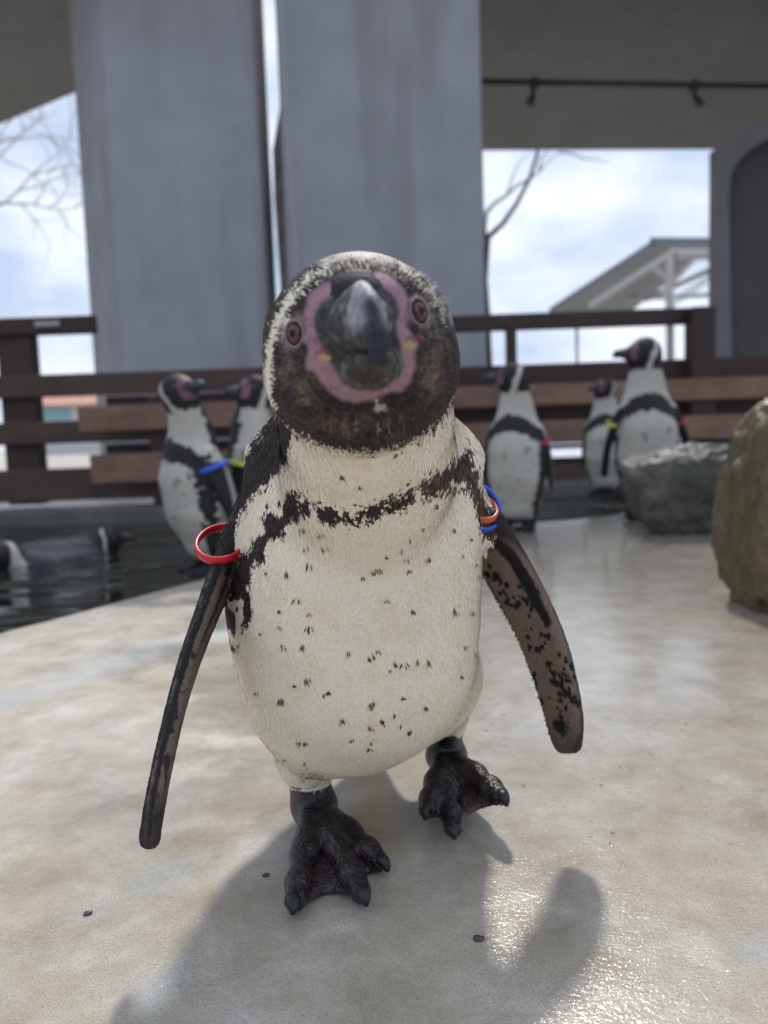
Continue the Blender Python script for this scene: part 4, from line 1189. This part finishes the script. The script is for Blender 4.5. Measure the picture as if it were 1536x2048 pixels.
# ==================')
# ================================================================== PENGUINS BEHIND
def bg_penguin(label, px, py, D, H, face, lean, look, look_up=0.0, spread=(.10, .10), bands=(), z0=0.0, prone=False, loc=None, side_lean=0.0):
    """face/look: horizontal directions (x,y); H standing height; lean: forward lean (rad)"""
    K = H / .50
    Fd = Field((-.17, -.17, -.006), (.17, .20, .53), .004)
    def lp(x, y, z): return np.array([x, y, z], float)
    # head direction in local coordinates: local +Y is the belly side
    fa = math.atan2(face[1], face[0]); la = math.atan2(look[1], look[0]); yaw = la - fa
    hd = nrm([-math.sin(yaw), math.cos(yaw), look_up])
    hc = lp(0, .012, .438)
    T = [((0, .0, .085), .066), ((0, .012, .16), .078), ((0, .014, .23), .076), ((0, .004, .29), .064), ((0, -.004, .345), .047), ((0, .002, .40), .041)]
    for (a, r), (b, s) in zip(T[:-1], T[1:]): Fd.cap(a, b, r, s, k=.02)
    Fd.ell(hc, np.eye(3), (.040, .044, .041), k=.02)
    Fd.cap(hc + hd * .012, hc + hd * .042 - [0, 0, .004], .034, .020, k=.02)
    Fd.cap((0, -.05, .07), (0, -.105, .015), .035, .012, k=.03)
    tips = []
    for sg, spd in ((-1, spread[0]), (1, spread[1])):
        sh = lp(sg * .066, -.004, .295); tp = sh + lp(sg * math.sin(spd) * .185, -.03, -math.cos(spd) * .185)
        for q in range(22):
            f = q / 21; c_ = sh * (1 - f) + tp * f; w_ = .021 * (1 - .55 * f ** 2); c_ = c_ + lp(sg * .010 * math.sin(f * 3.1), -.006 * f, 0)
            Fd.cap(c_ + [0, w_, 0], c_ - [0, w_, 0], .0075, .0055, k=.012)
        tips.append((sh, tp))
        Fd.cap((sg * .034, .005, .06), (sg * .036, .012, .018), .022, .014, k=.015)
        for a_ in (-.45, 0, .45):
            e = lp(sg * .036 + math.sin(a_) * .06, .012 + math.cos(a_) * .068, .008); Fd.cap((sg * .036, .008, .016), e, .012, .007, k=.012)
    V, Q = Fd.mesh(2)
    me = npmesh('body', V, Q)
    v, n_ = verts_of(me)
    x, y, z = v.T
    th = np.abs(np.arctan2(x, y)) * 180 / math.pi
    j = fbm(v * 60 + px * .01, 2) - .5; j2 = fbm(v * 240, 2) - .5
    j3 = fbm(v * 150 + 9, 2) - .5; thj = th + j * 26 + j2 * 14 + j3 * 14; zj = z + j * .016 + j2 * .010 + j3 * .010
    W = np.array([.45, .435, .39]); K0 = np.array([.014, .013, .015])  # white plumage dimmed: shade under the overpass is put into W
    c = np.tile(W, (len(v), 1)) * (.80 + .34 * fbm(v * 26, 3))[:, None]; c = mixc(c, np.clip((fbm(v * 14 + 3, 3) - .55) * 3, 0, .4), W * np.array([.72, .68, .58]))
    back = (thj > 112) & (z < .36)
    band = (np.abs(zj - .312 + .050 * (np.clip(th, 0, 80) / 80) ** 1.6) < .024) & (thj < 84)
    strip = (np.abs(thj - 74) < 15) & (zj < .285)
    dark = back | band | strip | ((thj > 118) & (z >= .36) & (z < .41))
    c = np.where(dark[:, None], K0 * (.7 + .8 * fbm(v * 90, 2))[:, None], c)
    sp_ = (fbm(v * 85 + 50, 2) > .74) & (z < .27) & (z > .07) & (thj < 70)
    c = mixc(c, sp_ * .6, (.10, .08, .07))
    hv = v - hc; ca = (hv @ hd) / np.maximum(np.linalg.norm(hv, axis=1), 1e-6)
    hz = hv[:, 2]
    head = zj > .395
    c = np.where(head[:, None], K0[None] * 1.1, c)
    stripe = head & (np.abs(ca + .18 + hz * 6.0 + j * .2) < .17) & (hz < .034)
    c = np.where(stripe[:, None], W[None], c)
    pinkm = head & (ca > .70) & (ca < .93) & (hz > -.020)
    c = mixc(c, pinkm * np.clip(.55 + 2 * j, 0, .8), PINK * .7)
    fl_ = np.abs(x) > .083 + .02 * np.clip((.24 - z) / .1, 0, 1) * 0
    flm = (np.abs(x) > .0845) & (z < .30)
    c = np.where(flm[:, None], K0[None] * .9, c)
    edge = flm & (np.abs(y + .035) < .006); c = mixc(c, edge * .6, W)
    foot = z < .036; c = np.where(foot[:, None], np.array([.016, .015, .018]), c)
    setcol(me, c)
    # place
    if loc is None: loc = G(px, py)
    rot = Matrix.Rotation(fa - math.pi / 2, 3, 'Z')
    MM = Matrix.Rotation(side_lean, 3, 'Y') @ rot @ (Matrix.Rotation(-lean, 3, 'X'))
    ex = empty('penguin', (float(loc[0]), float(loc[1]), float(loc[2]) + z0))
    tag(ex, label, 'penguin', 'penguins in the background')
    MW = Matrix.Translation(ex.location) @ MM.to_4x4() @ Matrix.Scale(K, 4)
    me.transform(MW)
    link('body', me, M['plumage_far'], ex, True)
    def wpt(q): return np.array(MW @ Vector(q))
    # beak and eyes
    b0 = hc + hd * .040 - np.array([0, 0, .004]); sd_ = nrm(np.cross(hd, [0, 0, 1])); u_ = np.cross(sd_, hd)
    pts = [b0 - hd * .006, b0 + hd * .014 + u_ * .001, b0 + hd * .030 + u_ * .001, b0 + hd * .042 - u_ * .003, b0 + hd * .047 - u_ * .010]
    link('beak', tube_mesh('beak', [wpt(q) for q in pts], [K * r for r in (.0205, .0155, .0125, .0095, .004)]), M['beak_far'], ex, True)
    for sg in (-1, 1):
        e = hc + hd * .022 + sd_ * sg * .031 + np.array([0, 0, .009])
        link('eye', ellipsoid_mesh('eye', wpt(e), np.eye(3), (K * .0062,) * 3, 12), M['iris'], ex, True)
    for (sg, colr, text) in bands:
        sh, tp = tips[0 if sg < 0 else 1]
        c_ = wpt(sh + (tp - sh) * .22 + np.array([sg * .006, 0, 0])); ax_ = wpt(tp) - wpt(sh)
        worn('flipper_band', text, c_, nrm(ax_), K * .020, K * .036, wpt([1, 0, 0]) - wpt([0, 0, 0]), .011, .004, colr, G1)
    return ex
M['beak_far'] = plain('dark_beak', (.03, .03, .032), .45, .4, 60)
bg_penguin('penguin leaning towards the pool, looking back over its shoulder, blue flipper band', 432, 1136, 1.66, .455, (-.80, -.60), .14, (.85, -.45), .18, (.15, .22), [(-1, 'blue', 'blue band on the flipper of the penguin leaning towards the pool')])
bg_penguin('penguin half hidden behind the front penguin\'s shoulder, yellow flipper band', 506, 1120, 1.75, .455, (.93, -.10), .05, (-.86, -.50), .02, (.20, .12), [(1, 'yellow', 'yellow band on the flipper of the half hidden penguin, left of the front one')])
bg_penguin('plump penguin just right of the front one, head turned aside, red flipper band', 1038, 1058, 2.33, .50, (-.42, -.90), .03, (-.92, .10), .12, (.10, .16), [(-1, 'crimson', 'dark red band on the plump penguin just right of the front one')])
bg_penguin('small penguin standing furthest back, between the plump and the tall one', 1212, 992, 3.2, .52, (-.35, -.93), .0, (-.85, -.5), .05, (.22, .10), [(1, 'green', 'green band on the small penguin standing furthest back')])
bg_penguin('tall penguin behind the flat boulder, head in profile to the left', 1292, 1034, 2.35, .585, (-.22, -.97), .0, (-1, -.02), .08, (.30, .22), [(1, 'yellow', 'yellow band on the tall penguin behind the flat boulder'), (-1, 'crimson', 'red band on the tall penguin behind the flat boulder')])
# swimmers
def swimmer(label, head_px, d, hump, stripe):
    """head at the water line, the back a low hump behind it; d: heading"""
    hw = G(*head_px, WZ); d = nrm([d[0], d[1], 0]); up = np.array([0, 0, 1.0])
    sdv = np.cross(d, up)
    hc = hw + up * .035; bc = hw - d * .17 - up * .012
    lo = np.minimum(hc, bc) - .22; hi = np.maximum(hc, bc) + .22; lo[2] = WZ - .13; hi[2] = WZ + .12
    Fd = Field(lo, hi, .004)
    Fd.ell(bc, [d, sdv, up], (.165, .082, .062 if hump else .04), k=.02)
    Fd.cap(bc + d * .10, hc - up * .02, .05, .036, k=.04)
    Fd.ell(hc, [d, sdv, up], (.045, .038, .038), k=.02); Fd.cap(hc + d * .02, hc + d * .046 - up * .004, .03, .018, k=.02)
    Fd.cap(bc - d * .13, bc - d * .19 - up * .01, .03, .01, k=.03)
    for sg in (-1, 1):
        a_ = bc + d * .05 + sdv * sg * .07 - up * .01; b_ = a_ - d * .10 + sdv * sg * .09 - up * .05
        Fd.cap(a_, b_, .016, .008, k=.02)
    V, Q = Fd.mesh(2); me = npmesh('body', V, Q); v, n_ = verts_of(me)
    l = v - hc; ca = l @ d / np.maximum(np.linalg.norm(l, axis=1), 1e-6); j = fbm(v * 60, 2) - .5
    c = np.array([.045, .045, .056])[None] * (.6 + .9 * fbm(v * 70, 3))[:, None]
    hd = np.linalg.norm(l, axis=1) < .062
    c = np.where(hd[:, None], np.array([.018, .017, .02]), c)
    W = np.array([.50, .485, .44])
    st = (np.linalg.norm(l, axis=1) < .075) & (np.abs(ca + .25 + j * .25 + l[:, 2] * 3) < stripe); c = np.where(st[:, None], W, c)
    c = np.where((v[:, 2] < WZ - .005 + j * .01)[:, None], W, c)
    setcol(me, c)
    ex = empty('penguin', tuple(hw)); tag(ex, label, 'penguin', 'penguins in the background')
    link('body', me, M['plumage_far'], ex, True)
    b0 = hc + d * .05
    link('beak', tube_mesh('beak', [b0, b0 + d * .025, b0 + d * .045 - up * .004, b0 + d * .052 - up * .010], [.016, .0115, .0075, .003]), M['beak_far'], ex, True)
    for sg in (-1, 1):
        link('eye', ellipsoid_mesh('eye', hc + d * .024 + sdv * sg * .030 + up * .010, np.eye(3), (.006,) * 3, 12), M['iris'], ex, True)
swimmer('penguin swimming in the pool with its dark rounded back above water', (212, 1100), (.86, .50), True, .10)
swimmer('penguin swimming at the left picture edge, white stripe on its dark head', (10, 1132), (-.55, -.80), False, .30)
# ================================================================== SMALL THINGS
rd = np.random.default_rng(21); V, Fq = [], []
for k in range(90):
    gx, gy = (rd.uniform(1000, 1530), rd.uniform(1320, 1720)) if k < 65 else (rd.uniform(930, 1080), rd.uniform(1370, 1480))
    g = G(gx, gy); r_ = rd.uniform(.0006, .0018); ba = len(V); N_ = 10
    for i in range(4):
        ph = math.pi / 2 * i / 4
        for j in range(N_): V.append((g[0] + r_ * math.cos(ph) * math.cos(2 * math.pi * j / N_), g[1] + r_ * math.cos(ph) * math.sin(2 * math.pi * j / N_), .0001 + .55 * r_ * math.sin(ph)))
    V.append((g[0], g[1], .0001 + .55 * r_))
    for i in range(3):
        for j in range(N_): Fq.append((ba + i * N_ + j, ba + i * N_ + (j + 1) % N_, ba + (i + 1) * N_ + (j + 1) % N_, ba + (i + 1) * N_ + j))
    for j in range(N_): Fq.append((ba + 3 * N_ + j, ba + 3 * N_ + (j + 1) % N_, ba + 4 * N_))
m = Mat('water_drop'); M['drop'] = m.set(color=(.9, .9, .9), rough=.02, trans=1.0, ior=1.33)
tag(link('water_droplets', pymesh('water_droplets', V, Fq), M['drop'], smooth=True), 'clear water droplets scattered on the wet floor', 'droplets', kind='stuff')
def pebble(px, py, s, label, c):
    bm = bmesh.new(); bmesh.ops.create_icosphere(bm, subdivisions=3, radius=1)
    g = G(px, py); sd = px * .37
    for v in bm.verts:
        k = 1 + .5 * (float(vnoise(np.array([[v.co.x * 1.5 + sd, v.co.y * 1.5, v.co.z * 1.5]]))[0]) - .5)
        v.co = Vector((v.co.x * s * k * 1.3 + g[0], v.co.y * s * k + g[1], max(v.co.z * s * k * .55, -.3 * s) + .3 * s))
    me = bpy.data.meshes.new('pebble'); bm.to_mesh(me); bm.free()
    tag(link('pebble', me, c, smooth=True), label, 'pebble', 'bits of grit on the floor')
pg = plain('dark_grit', (.05, .05, .05), .35, .4, 500)
pebble(958, 1879, .0024, 'dark bit of grit on wet floor below the penguin, near the bright reflection', pg)
pebble(531, 1752, .0019, 'dark bit of grit in the shadow left of the forward foot', pg)
pebble(176, 1828, .0021, 'greenish grey bit of grit on the sunlit floor, lower left', pg)
